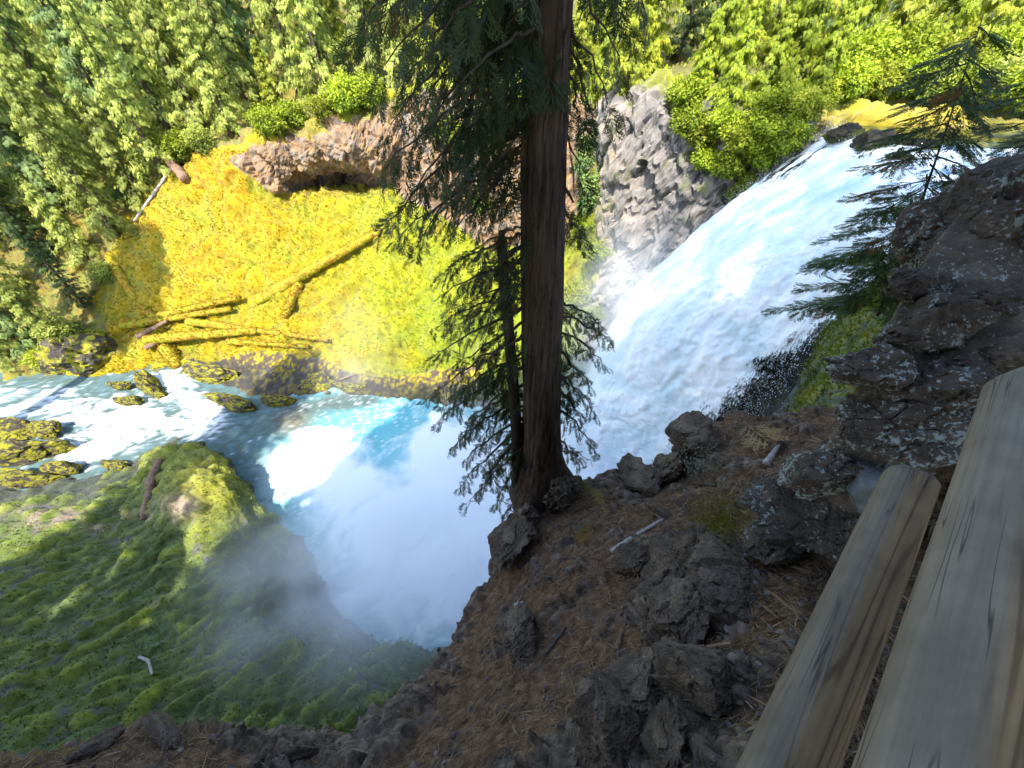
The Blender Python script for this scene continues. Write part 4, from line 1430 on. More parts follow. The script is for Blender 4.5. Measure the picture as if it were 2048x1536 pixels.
def put_shrub(us, vs_, kind, sc, label, group, bvs=None):
    h = hit(us, vs_, bvs)
    if h is not None:
        plant('shrub', kind, h[0] - np.array([0, 0, 0.15]), sc, label, 'shrub', group, protos=SHRUB)


G1 = 'shrubs on the far bank'
for args in [
        (372, 318, 'lime', 1.5, 'round lime green shrub just above the broken snag'),
        (410, 300, 'pale', 1.1, 'small pale shrub between the round shrub and the cliff'),
        (545, 268, 'lime', 1.35, 'lime green shrub at the left end of the cave cliff'),
        (590, 250, 'lime', 1.2, 'lime green shrub next to the bare pink slope'),
        (700, 222, 'lime', 1.6, 'bright shrub directly above the cave'),
        (740, 212, 'lime', 1.4, 'bright shrub above the right end of the cave'),
        (650, 232, 'yellow', 1.1, 'yellow green shrub above the middle of the cave'),
        (245, 408, 'blue', 0.8, 'small dark shrub beside the moss slope shadow'),
        (215, 560, 'pale', 1.0, 'shaded shrub beside the leaning log'),
        (150, 690, 'pale', 1.5, 'pale shrub at the edge of the rapids'),
        (90, 725, 'yellow', 1.0, 'yellow shrub low above the rapids'),
        (190, 700, 'yellow', 1.2, 'olive shrub on the mossy boulder by the rapids'),
        (1170, 345, 'blue', 1.0, 'bluish shrub growing up the cliff beside the white pole'),
        (1175, 420, 'blue', 1.05, 'bluish shrub halfway down the cliff right of the trunk'),
        (1170, 460, 'lime', 0.75, 'small lime shrub under the bluish shrubs'),
        (1195, 520, 'lime', 1.0, 'lime green shrub at the foot of the grey cliff'),
        (1150, 600, 'yellow', 1.2, 'yellow shrub right of the trunk near the falls'),
        (1190, 640, 'lime', 0.9, 'green shrub beside the edge of the falls'),
        (905, 290, 'lime', 1.3, 'green shrub on the brown cliff seen through the cedar fronds'), (1005, 260, 'lime', 1.2, 'green shrub on the cliff just left of the trunk'), (960, 420, 'pale', 1.0, 'pale shrub on the cliff foot behind the dead stem')]:
    put_shrub(*args, G1, (BV_FAR,))
G2 = 'bushes above the upper river'
for i, args in enumerate(sorted([
        (1495, 390, 'lime', 0.75), (1520, 330, 'lime', 0.8), (1560, 300, 'lime', 0.85), (1480, 300, 'yellow', 0.9), (1540, 250, 'lime', 0.95), (1600, 235, 'yellow', 0.8), (1440, 270, 'lime', 0.8), (1375, 270, 'lime', 0.9), (1410, 335, 'lime', 0.8), (1455, 350, 'lime', 0.8), (1365, 225, 'lime', 1.0), (1400, 285, 'yellow', 0.8), (1470, 400, 'lime', 0.6), (1515, 280, 'lime', 0.8)])):
    put_shrub(*args, f'hanging bush, {ORD[i]} from the left of those on the cliff beside the falls', 'bushes hanging on the cliff beside the falls', (BV_FAR,))
for i, args in enumerate(sorted([
        (1630, 205, 'yellow', 0.8), (1680, 195, 'lime', 1.0), (1740, 190, 'yellow', 1.0), (1800, 190, 'lime', 1.1), (1860, 200, 'pale', 0.9), (1920, 205, 'lime', 1.1), (1990, 210, 'pale', 1.0), (2060, 220, 'lime', 1.1),
        (1700, 155, 'lime', 1.3), (1780, 150, 'lime', 1.4), (1860, 155, 'yellow', 1.3), (1950, 160, 'lime', 1.4), (2040, 165, 'yellow', 1.3)])):
    put_shrub(*args, f'sunlit bush, {ORD[i]} from the left of those along the upper river', G2, (BV_FAR,))

# tall conifers behind the viewpoint: they shade the ledge, the near bank and most of the falls
k = 0
for (gx_, gy_, sc) in [(-3, -5, 0.95), (3, -7, 1.4), (8, -2.5, 1.4), (-9, -6, 0.9), (0, -11, 1.1), (6, -12, 1.15), (-6, -12, 1.1), (-15, -9, 1.0), (-21, -10, 0.95), (18, -1, 1.1), (15, 2.5, 0.95), 
                       (-37, -8, 1.15), (-45, -24, 0.95), (-37, -25, 0.95), (-30, -24, 0.95), (-23, -25, 0.95), (-54.5, 20, 1.5), (-13, -16, 1.2), (-24, -18, 1.2)]:
    plant('shade_conifer', ('sparse_giant' if gx_ != 6 else 'open_giant') if gx_ > 1 else 'open_giant' if gx_ == -3 else 'bare_giant' if gx_ < -50 else 'open_giant' if -40 < gx_ < -18 and gy_ > -15 else 'giant', (gx_, gy_, -2.4 if gx_ > -50 else -30.0), sc, (f'tall dark conifer behind the viewpoint, {ORD[k]} of those shading the gorge' if gx_ > -50 else 'very tall conifer on the near bank whose shadow falls on the moss slope'), 'tree', 'conifers behind the viewpoint')
    k += 1
# ------------------------------------------------------------------ foreground cedar
def frond_template(seed=0, pairs=9):
    r = np.random.default_rng(seed)
    V, T = [], []

    def leaf(a, b, wd):
        d = b - a
        sd = np.array([-d[1], d[0], 0])
        sd = sd / (np.linalg.norm(sd) + 1e-9) * wd
        k = len(V)
        V.extend([a, a + d * 0.4 + sd, b, a + d * 0.55 - sd])
        T.extend([[k, k + 1, k + 2], [k, k + 2, k + 3]])
    bend = r.uniform(-0.22, 0.22)
    dro = r.uniform(0.15, 0.5)
    z = lambda y: -dro * y ** 2
    ys = np.linspace(0, 1, 4)
    for i in range(3):
        leaf(np.array([0, ys[i], z(ys[i])]), np.array([0.015 * (i % 2), ys[i + 1] + 0.04, z(ys[i + 1])]), 0.012)
    for i in range(pairs):
        for sg in (-1, 1):
            y = 0.05 + 0.86 * (i + 0.5 * (sg > 0)) / pairs
            ln = (0.46 * math.sin(math.pi * min(0.25 + 0.75 * y, 1)) ** 0.8 + 0.06) * r.uniform(0.75, 1.15)
            a = np.array([0, y, z(y)])
            ang = math.radians(r.uniform(34, 48))
            dr = np.array([sg * math.sin(ang), math.cos(ang), -0.22])
            b = a + dr * ln
            leaf(a, b, 0.018)
            m = max(1, int(ln / 0.11))
            for j in range(m):
                f = 0.3 + 0.6 * (j + 0.3) / m
                p = a + (b - a) * f
                for s2 in (-1, 1):
                    a2 = ang + s2 * math.radians(36)
                    l2 = ln * 0.34 * (1.1 - 0.6 * f)
                    leaf(p, p + np.array([sg * math.sin(a2), math.cos(a2), -0.25]) * l2, 0.016)
    V = np.array(V)
    V[:, 0] += bend * V[:, 1] ** 2
    V += r.normal(0, 0.006, V.shape)
    return V, np.array(T)


FR = [frond_template(k_, 6 + k_ % 4) for k_ in range(1, 7)]
rc = np.random.default_rng(77)
cedar = add('cedar_tree', None, label='tall dark cedar trunk with drooping fronds growing at the brink of the ledge', cat='tree', loc=(0.36, 2.3, -4.05))
ORG = np.array([0.36, 2.3, -4.05])
tz = np.array([-5.0, -4.4, -4.05, -3.75, -3.35, -2.9, -1.95, -1.0, -0.1, 1.5, 4.0, 8.0, 13.0])


def trunk_axis(z):
    vv = np.interp(z, [-4.1, -3.3, -1.95, -0.9, -0.08, 1.5, 4, 13], [0.33, 0.305, 0.235, 0.19, 0.165, 0.13, 0.1, 0.0])
    yy = np.interp(z, [-4.1, -1.95, -0.08, 4, 13], [2.30, 2.36, 2.48, 2.75, 3.1])
    return np.array([vv, yy, z])


tr = np.interp(tz, [-5, -4.4, -4.05, -3.75, -3.35, -2.9, -1.95, -1.0, -0.1, 4, 13], [0.18, 0.27, 0.33, 0.265, 0.205, 0.175, 0.152, 0.13, 0.107, 0.095, 0.03])
zz = np.concatenate([np.linspace(-5, -0.0, 120), np.linspace(0.05, 13, 60)])
pa = np.array([trunk_axis(z) for z in zz])
rad = np.interp(zz, tz, tr)
SD = 72
ang = np.linspace(0, 2 * np.pi, SD, endpoint=False)
flare = np.clip((-3.15 - zz) / 1.0, 0, 1.4)
# buttress roots: one sweeping to the right along the ledge, others around
but = (1.25 * np.exp(-((np.angle(np.exp(1j * (ang - (-0.15))))) / 0.42) ** 2) + 0.4 * np.exp(-((np.angle(np.exp(1j * (ang - 4.4)))) / 0.5) ** 2)
       + 0.12 * np.exp(-((np.angle(np.exp(1j * (ang - 3.3)))) / 0.4) ** 2) + 0.3 * np.exp(-((np.angle(np.exp(1j * (ang - 1.8)))) / 0.5) ** 2))
RR = rad[:, None] * (1 + but[None] * flare[:, None] ** 2 * 0.9)
cyl = np.stack([np.repeat(np.cos(ang)[None], len(zz), 0), np.repeat(np.sin(ang)[None], len(zz), 0), np.zeros((len(zz), SD))], -1)
Pt = pa[:, None] + cyl * RR[..., None]
fp = np.stack([np.repeat(ang[None], len(zz), 0) * 5.5, np.repeat(zz[:, None], SD, 1) * 1.2, np.zeros((len(zz), SD))], -1).reshape(-1, 3)
fp = np.column_stack([np.cos(fp[:, 0] / 5.5) * 5.5, np.sin(fp[:, 0] / 5.5) * 5.5, fp[:, 1]])
gro = fbm(fp, 4, gain=0.6, seed=101, mode='ridge').reshape(len(zz), SD)
Pt = Pt + cyl * (0.022 * gro + 0.012 * fbm(fp * np.array([2.2, 2.2, 0.6]), 3, seed=103, mode='ridge').reshape(len(zz), SD))[..., None]
idx = np.arange(len(zz) - 1)[:, None] * SD + np.arange(SD)[None]
jdx = np.arange(len(zz) - 1)[:, None] * SD + (np.arange(SD)[None] + 1) % SD
Qd = np.stack([idx, jdx, jdx + SD, idx + SD], -1).reshape(-1, 4)
trunk_o = add('trunk', mesh_np('cedar_trunk', Pt.reshape(-1, 3) - ORG, Qd, M_CBARK), cedar)
# loose bark flakes and moss at the foot are parts of the trunk
acc = Acc()
for i in range(60):
    z = rc.uniform(-3.0, 0.2)
    a = rc.uniform(-2.6, -0.3)
    c0 = trunk_axis(z)
    rr = np.interp(z, tz, tr) * 1.04
    l = rc.uniform(0.03, 0.13)
    w_ = rc.uniform(0.004, 0.012)
    da = w_ / rr
    pts_ = []
    for s in np.linspace(0, 1, 5):
        lift = 0.012 * s * s * rc.uniform(0.3, 1.2)
        for sg in (-1, 1):
            aa = a + sg * da
            pts_.append(c0 + np.array([math.cos(aa) * (rr + lift), math.sin(aa) * (rr + lift), -l * s]))
    q = [[2 * i_, 2 * i_ + 1, 2 * i_ + 3, 2 * i_ + 2] for i_ in range(4)]
    acc.put(np.array(pts_) - ORG, np.array(q))
add('bark_flakes', acc.mesh('bark_flakes', M_CBARK), trunk_o, kind='stuff')
# broken branch stubs on the trunk
for (sz_, sa_, sl_) in [(-0.35, -2.3, 0.10), (-0.75, -0.4, 0.07), (-1.15, -2.6, 0.13), (-1.5, -1.2, 0.05), (-2.2, -0.3, 0.09), (-2.6, -2.9, 0.11), (-0.9, -2.0, 0.06), (-1.9, -2.2, 0.06)]:
    c0 = trunk_axis(sz_)
    rr = np.interp(sz_, tz, tr)
    d0 = np.array([math.cos(sa_), math.sin(sa_), -0.15])
    V, Q, T = tube(np.array([c0 + d0 * (rr * 0.8 + sl_ * s_) + np.array([0, 0, -0.04 * s_ * s_]) for s_ in np.linspace(0, 1.3, 6)]), np.linspace(0.016, 0.006, 6), 7, wob=0.25, seed=int(sl_ * 100))
    add('branch_stub', mesh_np('branch_stub', V - ORG, [Q, T], M_DEAD), cedar)
# dead stem beside the trunk
ds = np.array([PY(1003, 462, 2.42), PY(1004, 500, 2.42), PY(1008, 560, 2.41), PY(1016, 640, 2.39), PY(1024, 740, 2.36), PY(1032, 840, 2.33), PY(1036, 930, 2.30), PY(1036, 985, 2.28)])
V, Q, T = tube(resample(ds, 40), np.interp(np.linspace(0, 1, 40), [0, 0.03, 0.2, 0.6, 1], [0.018, 0.032, 0.041, 0.052, 0.08]), 16, wob=0.2, seed=5)
dead_o = add('dead_stem', mesh_np('dead_stem', V - ORG, [Q, T], M_DEAD), cedar)
dead_o['label'] = 'bare dead stem with broken top beside the cedar trunk'

br_left = [(-170, 760, 40), (-140, 720, 60), (-120, 770, 130), (-90, 800, 190), (-60, 850, 120), (-30, 880, 60), (-10, 940, 60), (0, 780, 250), (30, 830, 300), (60, 900, 200), (80, 960, 150), (90, 770, 340), (120, 860, 380),
           (140, 800, 420), (170, 920, 300), (190, 760, 465), (210, 830, 500), (240, 889, 441), (260, 950, 420), (280, 790, 480), (300, 900, 470), (330, 960, 460), (-200, 830, -10), (-220, 900, -20), (-60, 980, 120), (40, 1000, 230), (150, 990, 330),
           (-130, 870, 230), (-60, 820, 260), (20, 880, 340), (110, 930, 390), (-160, 930, 120), (0, 940, 260)]
br_low = [(430, 945, 500), (470, 890, 545), (490, 930, 580), (520, 880, 590), (545, 905, 620), (560, 870, 660), (590, 910, 650), (600, 860, 720), (630, 900, 740), (650, 850, 800), (690, 880, 810), (700, 925, 780), (720, 870, 850), (750, 920, 870),
          (780, 900, 900), (800, 960, 880), (810, 930, 920), (830, 920, 975), (850, 950, 1000), (870, 935, 1005), (890, 990, 1010), (910, 1010, 1030), (860, 970, 950), (760, 940, 840), (660, 930, 760), (560, 940, 640), (480, 960, 560)]
br_right = [(380, 1175, 490), (590, 1200, 650), (610, 1226, 690), (640, 1215, 735), (680, 1180, 780), (720, 1192, 830), (760, 1170, 860), (800, 1192, 905), (850, 1160, 935), (900, 1180, 920), 
            (-160, 1255, 60), (-120, 1240, 140), (-60, 1215, 210), (-20, 1195, 300), (60, 1175, 260), (160, 1165, 380), (-180, 1290, 20)]


def frond_mesh(name, B, A, Nf, S, C, Tt, mat=None):
    B, A, Nf, S, C, Tt = map(np.array, (B, A, Nf, S, C, Tt))
    Vs, Ts, Cs, off = [], [], [], 0
    Tt = Tt + 3 * (np.arange(len(Tt)) % 2)
    for k in range(6):
        sel = Tt == k
        if not sel.any():
            continue
        R3 = frames(A[sel], Nf[sel], S[sel])
        V = np.einsum('nij,kj->nki', R3, FR[k][0]) + B[sel][:, None, :]
        n, kk_ = V.shape[:2]
        Vs.append(V.reshape(-1, 3))
        Ts.append((FR[k][1][None] + (np.arange(n) * kk_)[:, None, None]).reshape(-1, 3) + off)
        Cs.append(np.repeat(C[sel], kk_, 0))
        off += n * kk_
    return mesh_np(name, np.vstack(Vs), np.vstack(Ts), M_CEDAR, np.vstack(Cs), smooth=False)


def branch(vs0, eu, ev, dy, dens, size):
    y0 = np.interp(vs0, [-250, 50, 700, 950], [2.5, 2.47, 2.36, 2.3])
    a = PY(np.interp(vs0, [-250, 50, 700, 950], [1096, 1092, 1081, 1085]), vs0, y0)
    b = PY(eu, ev, y0 + dy)
    m = (a + b) / 2 + np.array([0, 0, rc.uniform(0.05, 0.22)]) * np.linalg.norm(b - a)
    s = np.linspace(0, 1, 12)[:, None]
    p = (1 - s) ** 2 * a + 2 * s * (1 - s) * m + s ** 2 * b
    p[1:-1] += rc.normal(0, 0.012, (10, 3))
    L_ = np.linalg.norm(np.diff(p, axis=0), axis=1).sum()
    V, Q, T = tube(p, np.linspace(0.005 + 0.008 * L_, 0.0022, 12), 6, cap=False)
    br_o = add('branch', mesh_np('branch', V - ORG, Q, M_TWIG), cedar)
    B, A, Nf, S, C, Tt = [], [], [], [], [], []
    n = max(4, int(L_ * dens))
    q = np.linspace(0.2, 1.0, n)
    tan = np.gradient(p, axis=0)
    for i, f in enumerate(q):
        pos = np.array([np.interp(f, s.ravel(), p[:, k]) for k in range(3)])
        tg = np.array([np.interp(f, s.ravel(), tan[:, k]) for k in range(3)])
        tg /= np.linalg.norm(tg)
        sd = np.cross(tg, [0, 0, 1.0])
        sd /= np.linalg.norm(sd) + 1e-9
        sg = 1 if i % 2 else -1
        sz = size * (1.12 - 0.45 * f) * rc.uniform(0.6, 1.25)
        if f > 0.97:
            d = tg + np.array([0, 0, -0.25])
        else:
            d = tg * rc.uniform(0.5, 1.0) + sd * sg * rc.uniform(0.35, 0.9) + np.array([0, 0, -rc.uniform(0.2, 0.9)])
        B.append(pos - ORG)
        A.append(d)
        Nf.append(np.array([0, 0, 1.0]) + rc.normal(0, 0.5, 3))
        S.append(sz)
        g = rc.uniform(0, 1) ** 1.5
        col_ = np.array([0.028, 0.045, 0.016]) * (1 - g) + np.array([0.095, 0.125, 0.04]) * g
        if rc.uniform() < 0.05:
            col_ = np.array([0.13, 0.08, 0.03])
        C.append(col_)
        Tt.append(int(rc.integers(0, 3)))
    add('fronds', frond_mesh('fronds', B, A, Nf, S, C, Tt), br_o)


for (a_, b_, c_) in br_left:
    branch(a_, b_, c_, rc.uniform(-0.5, 0.7), 11.5, 0.25)
for (a_, b_, c_) in br_low:
    branch(a_, b_, c_, rc.uniform(-0.25, 0.5), 13, 0.25)
for (a_, b_, c_) in br_right:
    branch(a_, b_, c_, rc.uniform(-0.2, 0.6), 12, 0.23)
# crown above the frame
B, A, Nf, S, C, Tt = [], [], [], [], [], []
acc = Acc()
for i in range(26):
    z = rc.uniform(3.0, 12.5)
    a = trunk_axis(z)
    az = rc.uniform(-0.4, 3.54)
    ln = (2.2 - 0.13 * z) * rc.uniform(0.6, 1.1)
    b = a + np.array([math.cos(az) * ln, math.sin(az) * ln, -0.55 * ln])
    m = (a + b) / 2 + np.array([0, 0, 0.3 * ln])
    s = np.linspace(0, 1, 8)[:, None]
    p = (1 - s) ** 2 * a + 2 * s * (1 - s) * m + s ** 2 * b
    for f in np.linspace(0.2, 1, 7):
        B.append(np.array([np.interp(f, s.ravel(), p[:, k]) for k in range(3)]) - ORG)
        A.append((b - a) / ln + rc.normal(0, 0.6, 3) - np.array([0, 0, 0.4]))
        Nf.append(np.array([0, 0, 1.0]) + rc.normal(0, 0.4, 3))
        S.append(rc.uniform(0.4, 0.7))
        C.append(np.array([0.05, 0.075, 0.025]) * rc.uniform(0.7, 1.3))
        Tt.append(int(rc.integers(0, 3)))
add('crown', frond_mesh('cedar_crown', B, A, Nf, S, C, Tt), cedar)

# ------------------------------------------------------------------ fir saplings behind the stone wall
def sapling(base, top, spread, nbr, label, tone, frond=0.24, group='fir saplings behind the stone wall', leanbr=None):
    base, top = np.array(base, float), np.array(top, float)
    e = add('fir_sapling', None, label=label, cat='sapling', group=group, loc=tuple(base))
    ac = Acc()
    H = np.linalg.norm(top - base)
    s = np.linspace(0, 1, 14)[:, None]
    p = base + (top - base) * s + np.array([0.06, 0.02, 0]) * np.sin(s * 3)
    V, Q, T = tube(p, np.linspace(0.012 * H ** 0.5, 0.003, 14), 8, wob=0.1)
    add('trunk', mesh_np('sapling_trunk', V - base, [Q, T], M_TWIG), e)
    B, A, Nn_, S, C = [], [], [], [], []
    for i in range(nbr):
        f = 0.04 + 0.94 * (i + rc.uniform(0, 1)) / nbr
        a = base + (top - base) * f
        az = i * 2.4 + rc.normal(0, 0.3)
        ln = spread * (1.08 - f) ** 0.7 * rc.uniform(0.7, 1.15)
        d = np.array([math.cos(az), math.sin(az), 0])
        tip = a + d * ln + np.array([0, 0, -rc.uniform(0.25, 0.75) * ln])
        m = (a + tip) / 2 + np.array([0, 0, 0.10 * ln])
        ss = np.linspace(0, 1, 7)[:, None]
        q = (1 - ss) ** 2 * a + 2 * ss * (1 - ss) * m + ss ** 2 * tip
        V, Q, T = tube(q, np.linspace(0.008, 0.002, 7), 5, cap=False)
        bo = add('branch', mesh_np('branch', V - base, Q, M_TWIG), e)
        B, A, Nn_, S, C = [], [], [], [], []
        sd = np.array([-d[1], d[0], 0])
        for j, g in enumerate(np.linspace(0.15, 1, max(8, int(ln * 24)))):
            pos = np.array([np.interp(g, ss.ravel(), q[:, k]) for k in range(3)])
            sg = 1 if j % 2 else -1
            B.append(pos - base)
            A.append(d * 0.8 + sd * sg * (0.75 if g < 0.97 else 0) + np.array([0, 0, -0.25 + rc.normal(0, 0.1)]))
            Nn_.append(np.array([0, 0, 1.0]) + rc.normal(0, 0.25, 3))
            S.append(frond * (1.15 - 0.5 * g) * rc.uniform(0.75, 1.2))
            t0 = np.array(GREENS[tone])
            w_ = rc.uniform(0, 1)
            cc = t0[2] * (1 - w_) + t0[1] * 1.3 * w_
            if rc.uniform() < 0.06:
                cc = np.array([0.2, 0.09, 0.03])
            C.append(cc)
        add('fronds', frond_mesh('fronds', B, A, Nn_, S, C, [j % 3 for j in range(len(B))]), bo)
    return e


sapling((4.9, 4.3, -3.0), PY(1965, 30, 4.3), 1.0, 48, 'dark fir sapling rising behind the top of the stone wall', 'dark', 0.28)
sapling(PY(2010, 560, 3.6), PY(1950, 340, 3.9), 0.62, 18, 'leaning fir sapling drooping over the falls beside the stone wall', 'dark', 0.24)
sapling(PY(2120, 420, 4.2), PY(2070, 150, 4.4), 0.9, 20, 'fir sapling at the edge of the picture above the stone wall', 'dark', 0.25)
sapling(PY(1830, 620, 4.3), PY(1775, 490, 4.6), 0.6, 14, 'small low fir sapling beside the green moss and the falls', 'lime', 0.2)

# ------------------------------------------------------------------ rocks
def rock_verts(seed, sub=4, planes=16, bump=0.06, pits=0.03, flat=1.0):
    r = np.random.default_rng(seed)
    V, F = ICO[sub]
    n = r.normal(0, 1, (planes, 3))
    n /= np.linalg.norm(n, axis=1, keepdims=True)
    d = r.uniform(0.5, 0.9, planes)
    dots = V @ n.T
    lim = np.where(dots > 0.15, d[None] / np.maximum(dots, 0.15), 9)
    # soft minimum keeps edges slightly worn
    rr = -np.log(np.exp(-lim * 26).sum(1) + math.exp(-26 * 1.12)) / 26
    P_ = V * rr[:, None]
    nz = fbm(P_ * 2.2 + seed, 4, gain=0.55, seed=seed)
    ng = fbm(P_ * 6.0 + seed, 5, gain=0.68, seed=seed + 3, mode='ridge')
    if sub < 3:
        return P_ * (1 + bump * 1.6 * nz)[:, None], F
    h1, j1 = worley((P_ + 0.1 * nz[:, None]) * 1.9 + seed, seed)
    h2, j2 = worley((P_ + 0.05 * nz[:, None]) * 5.0 + seed, seed + 1)
    blk_ = 0.09 * h1 - 0.07 * sstep(j1, 0.1, 0.0) + 0.035 * h2
    return P_ * (1 + bump * 1.2 * nz + pits * 1.4 * ng + blk_ * (pits / 0.06))[:, None], F


CAMX = np.array([1.0, 0, 0])
CAMY = np.array([0, SP, CP])
CAMF = np.array([0, CP, -SP])
wall = add('stone_wall', None, label='dark lichen spotted stone wall at the end of the log fence', cat='wall', loc=tuple(PD(1750, 900, 1.7)))
WO = np.array(wall.location)
stones = [  # u, v, depth, w, h, material, seed
    (1965, 470, 1.76, 300, 330, M_LAVA2, 1, 'large dark basalt block on top of the wall'), (2110, 460, 1.82, 240, 300, M_LAVA2, 2, None), (1845, 655, 1.60, 190, 120, M_LAVA2, 3, None), (1765, 742, 1.60, 170, 110, M_LAVA, 4, None),
    (1985, 715, 1.56, 170, 120, M_MORTAR, 5, None), (1900, 795, 1.52, 140, 120, M_LAVA, 6, None), (1765, 850, 1.60, 260, 150, M_LAVA, 7, 'large rough block speckled with pale lichen'), (1655, 945, 1.74, 150, 110, M_LAVA, 8, None),
    (1630, 1040, 1.82, 220, 160, M_LAVA2, 9, None), (1742, 985, 1.62, 130, 120, M_SMOOTH, 10, 'smooth pale grey stone beside the lower rail'), (1868, 908, 1.49, 100, 60, M_LAVA, 11, None), (1850, 575, 1.64, 120, 90, M_LAVA2, 12, None),
    (1985, 615, 1.60, 190, 90, M_LAVA2, 13, None), (1930, 730, 1.55, 90, 70, M_LAVA2, 14, None), (1820, 775, 1.56, 80, 60, M_LAVA2, 15, None), (1560, 1085, 1.98, 150, 120, M_LAVA2, 16, None), (1700, 1080, 1.74, 120, 100, M_LAVA2, 17, None),
    (2120, 620, 1.6, 160, 130, M_LAVA2, 18, None), (2140, 720, 1.5, 160, 130, M_LAVA, 19, None)]
for (su, sv, sdp, sw, sh, sm, sd_, lb) in stones:
    RV, RF = rock_verts(200 + sd_, 6 if sw * sh > 24000 else 5, 13, 0.07, 0.06 if sm is not M_SMOOTH else 0.012)
    a, b = sw / 2 * sdp / FOC * 1.12, sh / 2 * sdp / FOC * 1.12
    c3 = 0.75 * min(a, b) + 0.25 * max(a, b)
    th = 0.5
    X = CAMX * math.cos(th * 0) * a
    Vw = RV[:, :1] * CAMX * a + RV[:, 1:2] * CAMY * b + RV[:, 2:] * CAMF * c3
    ctr = PD(su, sv, sdp + c3 * 0.35)
    o = add('stone', mesh_np('stone', Vw, RF, sm, smooth=sm is M_SMOOTH), wall, loc=tuple(ctr - WO))
    if lb:
        o['label'] = lb
rows = [(1150, [(1545, 2.1), (1560, 2.02), (1700, 1.82)]), (1080, [(1580, 2.5), (1560, 1.99), (1760, 1.72)]), (1000, [(1620, 2.4), (1598, 1.88), (1820, 1.62)]), (900, [(1680, 2.3), (1650, 1.77), (1915, 1.56)]), (800, [(1730, 2.2), (1700, 1.68), (1990, 1.52)]),
        (700, [(1790, 2.2), (1755, 1.66), (2100, 1.5)]), (600, [(1840, 2.3), (1805, 1.68), (2160, 1.55)]), (480, [(1910, 2.3), (1875, 1.76), (2230, 1.6)]), (400, [(1970, 2.4), (1945, 1.86), (2280, 1.7)]), (362, [(2030, 2.5), (2010, 2.1), (2300, 1.9)])]
mcols = [[PD(x, vv_, dd_ - 0.005) for x, dd_ in pts_] for vv_, pts_ in rows]
Gm = loft(mcols, 130, 90)
Nm = grid_normals(Gm).reshape(-1, 3)
Pm = Gm.reshape(-1, 3)
if Nm[65 * 90 + 60] @ Pm[65 * 90 + 60] > 0:
    Nm = -Nm
Pm = Pm + Nm * (0.03 * fbm(Pm / 0.12, 5, gain=0.6, seed=111) + 0.012 * fbm(Pm / 0.03, 3, seed=112))[:, None]
add('mortar', mesh_np('mortar', Pm - WO, grid_faces(130, 90), M_MORTAR), wall)

# boulders lying on the ledge: (u, v, width px, height px, seed, label)
led_rocks = [
    (1268, 968, 95, 62, 'knobbly dark rock on the brink right of the cedar root'), (1400, 905, 110, 90, 'rounded grey root-like rock on the brink of the ledge'), (1345, 945, 90, 60, 'low grey rock on the brink next to the rounded rock'),
    (1130, 1005, 110, 70, 'grey rock wedged against the foot of the cedar'), (1060, 1045, 90, 60, 'pale grey rock at the brink below the cedar'), (1030, 1095, 75, 80, 'grey rock at the brink under the pale rock'),
    (1345, 1140, 110, 130, 'upright grey rock below the bleached stick'), (1400, 1110, 100, 90, 'grey rock right of the upright rock, under the moss cushion'),
    (1450, 1185, 190, 150, 'largest rough boulder on the ledge, under the stone wall'), (1390, 1240, 130, 120, 'slanting boulder below the largest boulder'), (1320, 1195, 80, 80, 'angular rock beside the largest boulder'),
    (1050, 1290, 110, 80, 'broad grey rock near the brink in the middle'),
    
    (1300, 1395, 120, 120, 'upright boulder with moss low on the ledge'), (1390, 1390, 130, 130, 'rough boulder right of the mossy upright one'), (1230, 1450, 170, 150, 'large boulder at the bottom of the ledge'), (1350, 1490, 110, 90, 'boulder at the bottom under the lower rail'),
    (1260, 1130, 60, 60, 'blue grey rock under the pale stick end'), 
    (330, 1475, 110, 40, 'mossy dark rock on the outcrop at the bottom edge'), (190, 1500, 80, 36, 'dark rock at the left end of the outcrop'), (520, 1512, 70, 30, 'grey rock on the outcrop near the bottom middle'), (600, 1515, 60, 30, 'flat rock beside the end of the outcrop')]
RP = [rock_verts(300 + i, 5, 11, 0.09, 0.06) for i in range(10)]
RPM = [mesh_np('ledge_rock_form', a, b, M_LROCK, smooth=False) for a, b in RP]
for i, (ru, rv_, rw, rh, lb) in enumerate(led_rocks):
    h = hit(ru, rv_, (BV_LED,))
    if h is None:
        continue
    d_ = h[0] @ CAMF
    a, b = rw / 2 * d_ / FOC, rh / 2 * d_ / FOC
    o = add('rock', RPM[i % 10], label=lb, cat='rock', group='rocks on the ledge', loc=tuple(h[0] - h[1] * 0.55 * min(a, b)))
    rr = np.random.default_rng(i)
    o.scale = (a * 1.25, b * 1.25, min(a, b) * 1.0)
    q = Vector((0, 0, 1)).rotation_difference(Vector((0.7 * h[1] + np.array([0, 0, 0.3]))))
    o.rotation_euler = (q.to_matrix() @ Matrix.Rotation(rr.uniform(-0.4, 0.4), 3, 'Z')).to_euler()

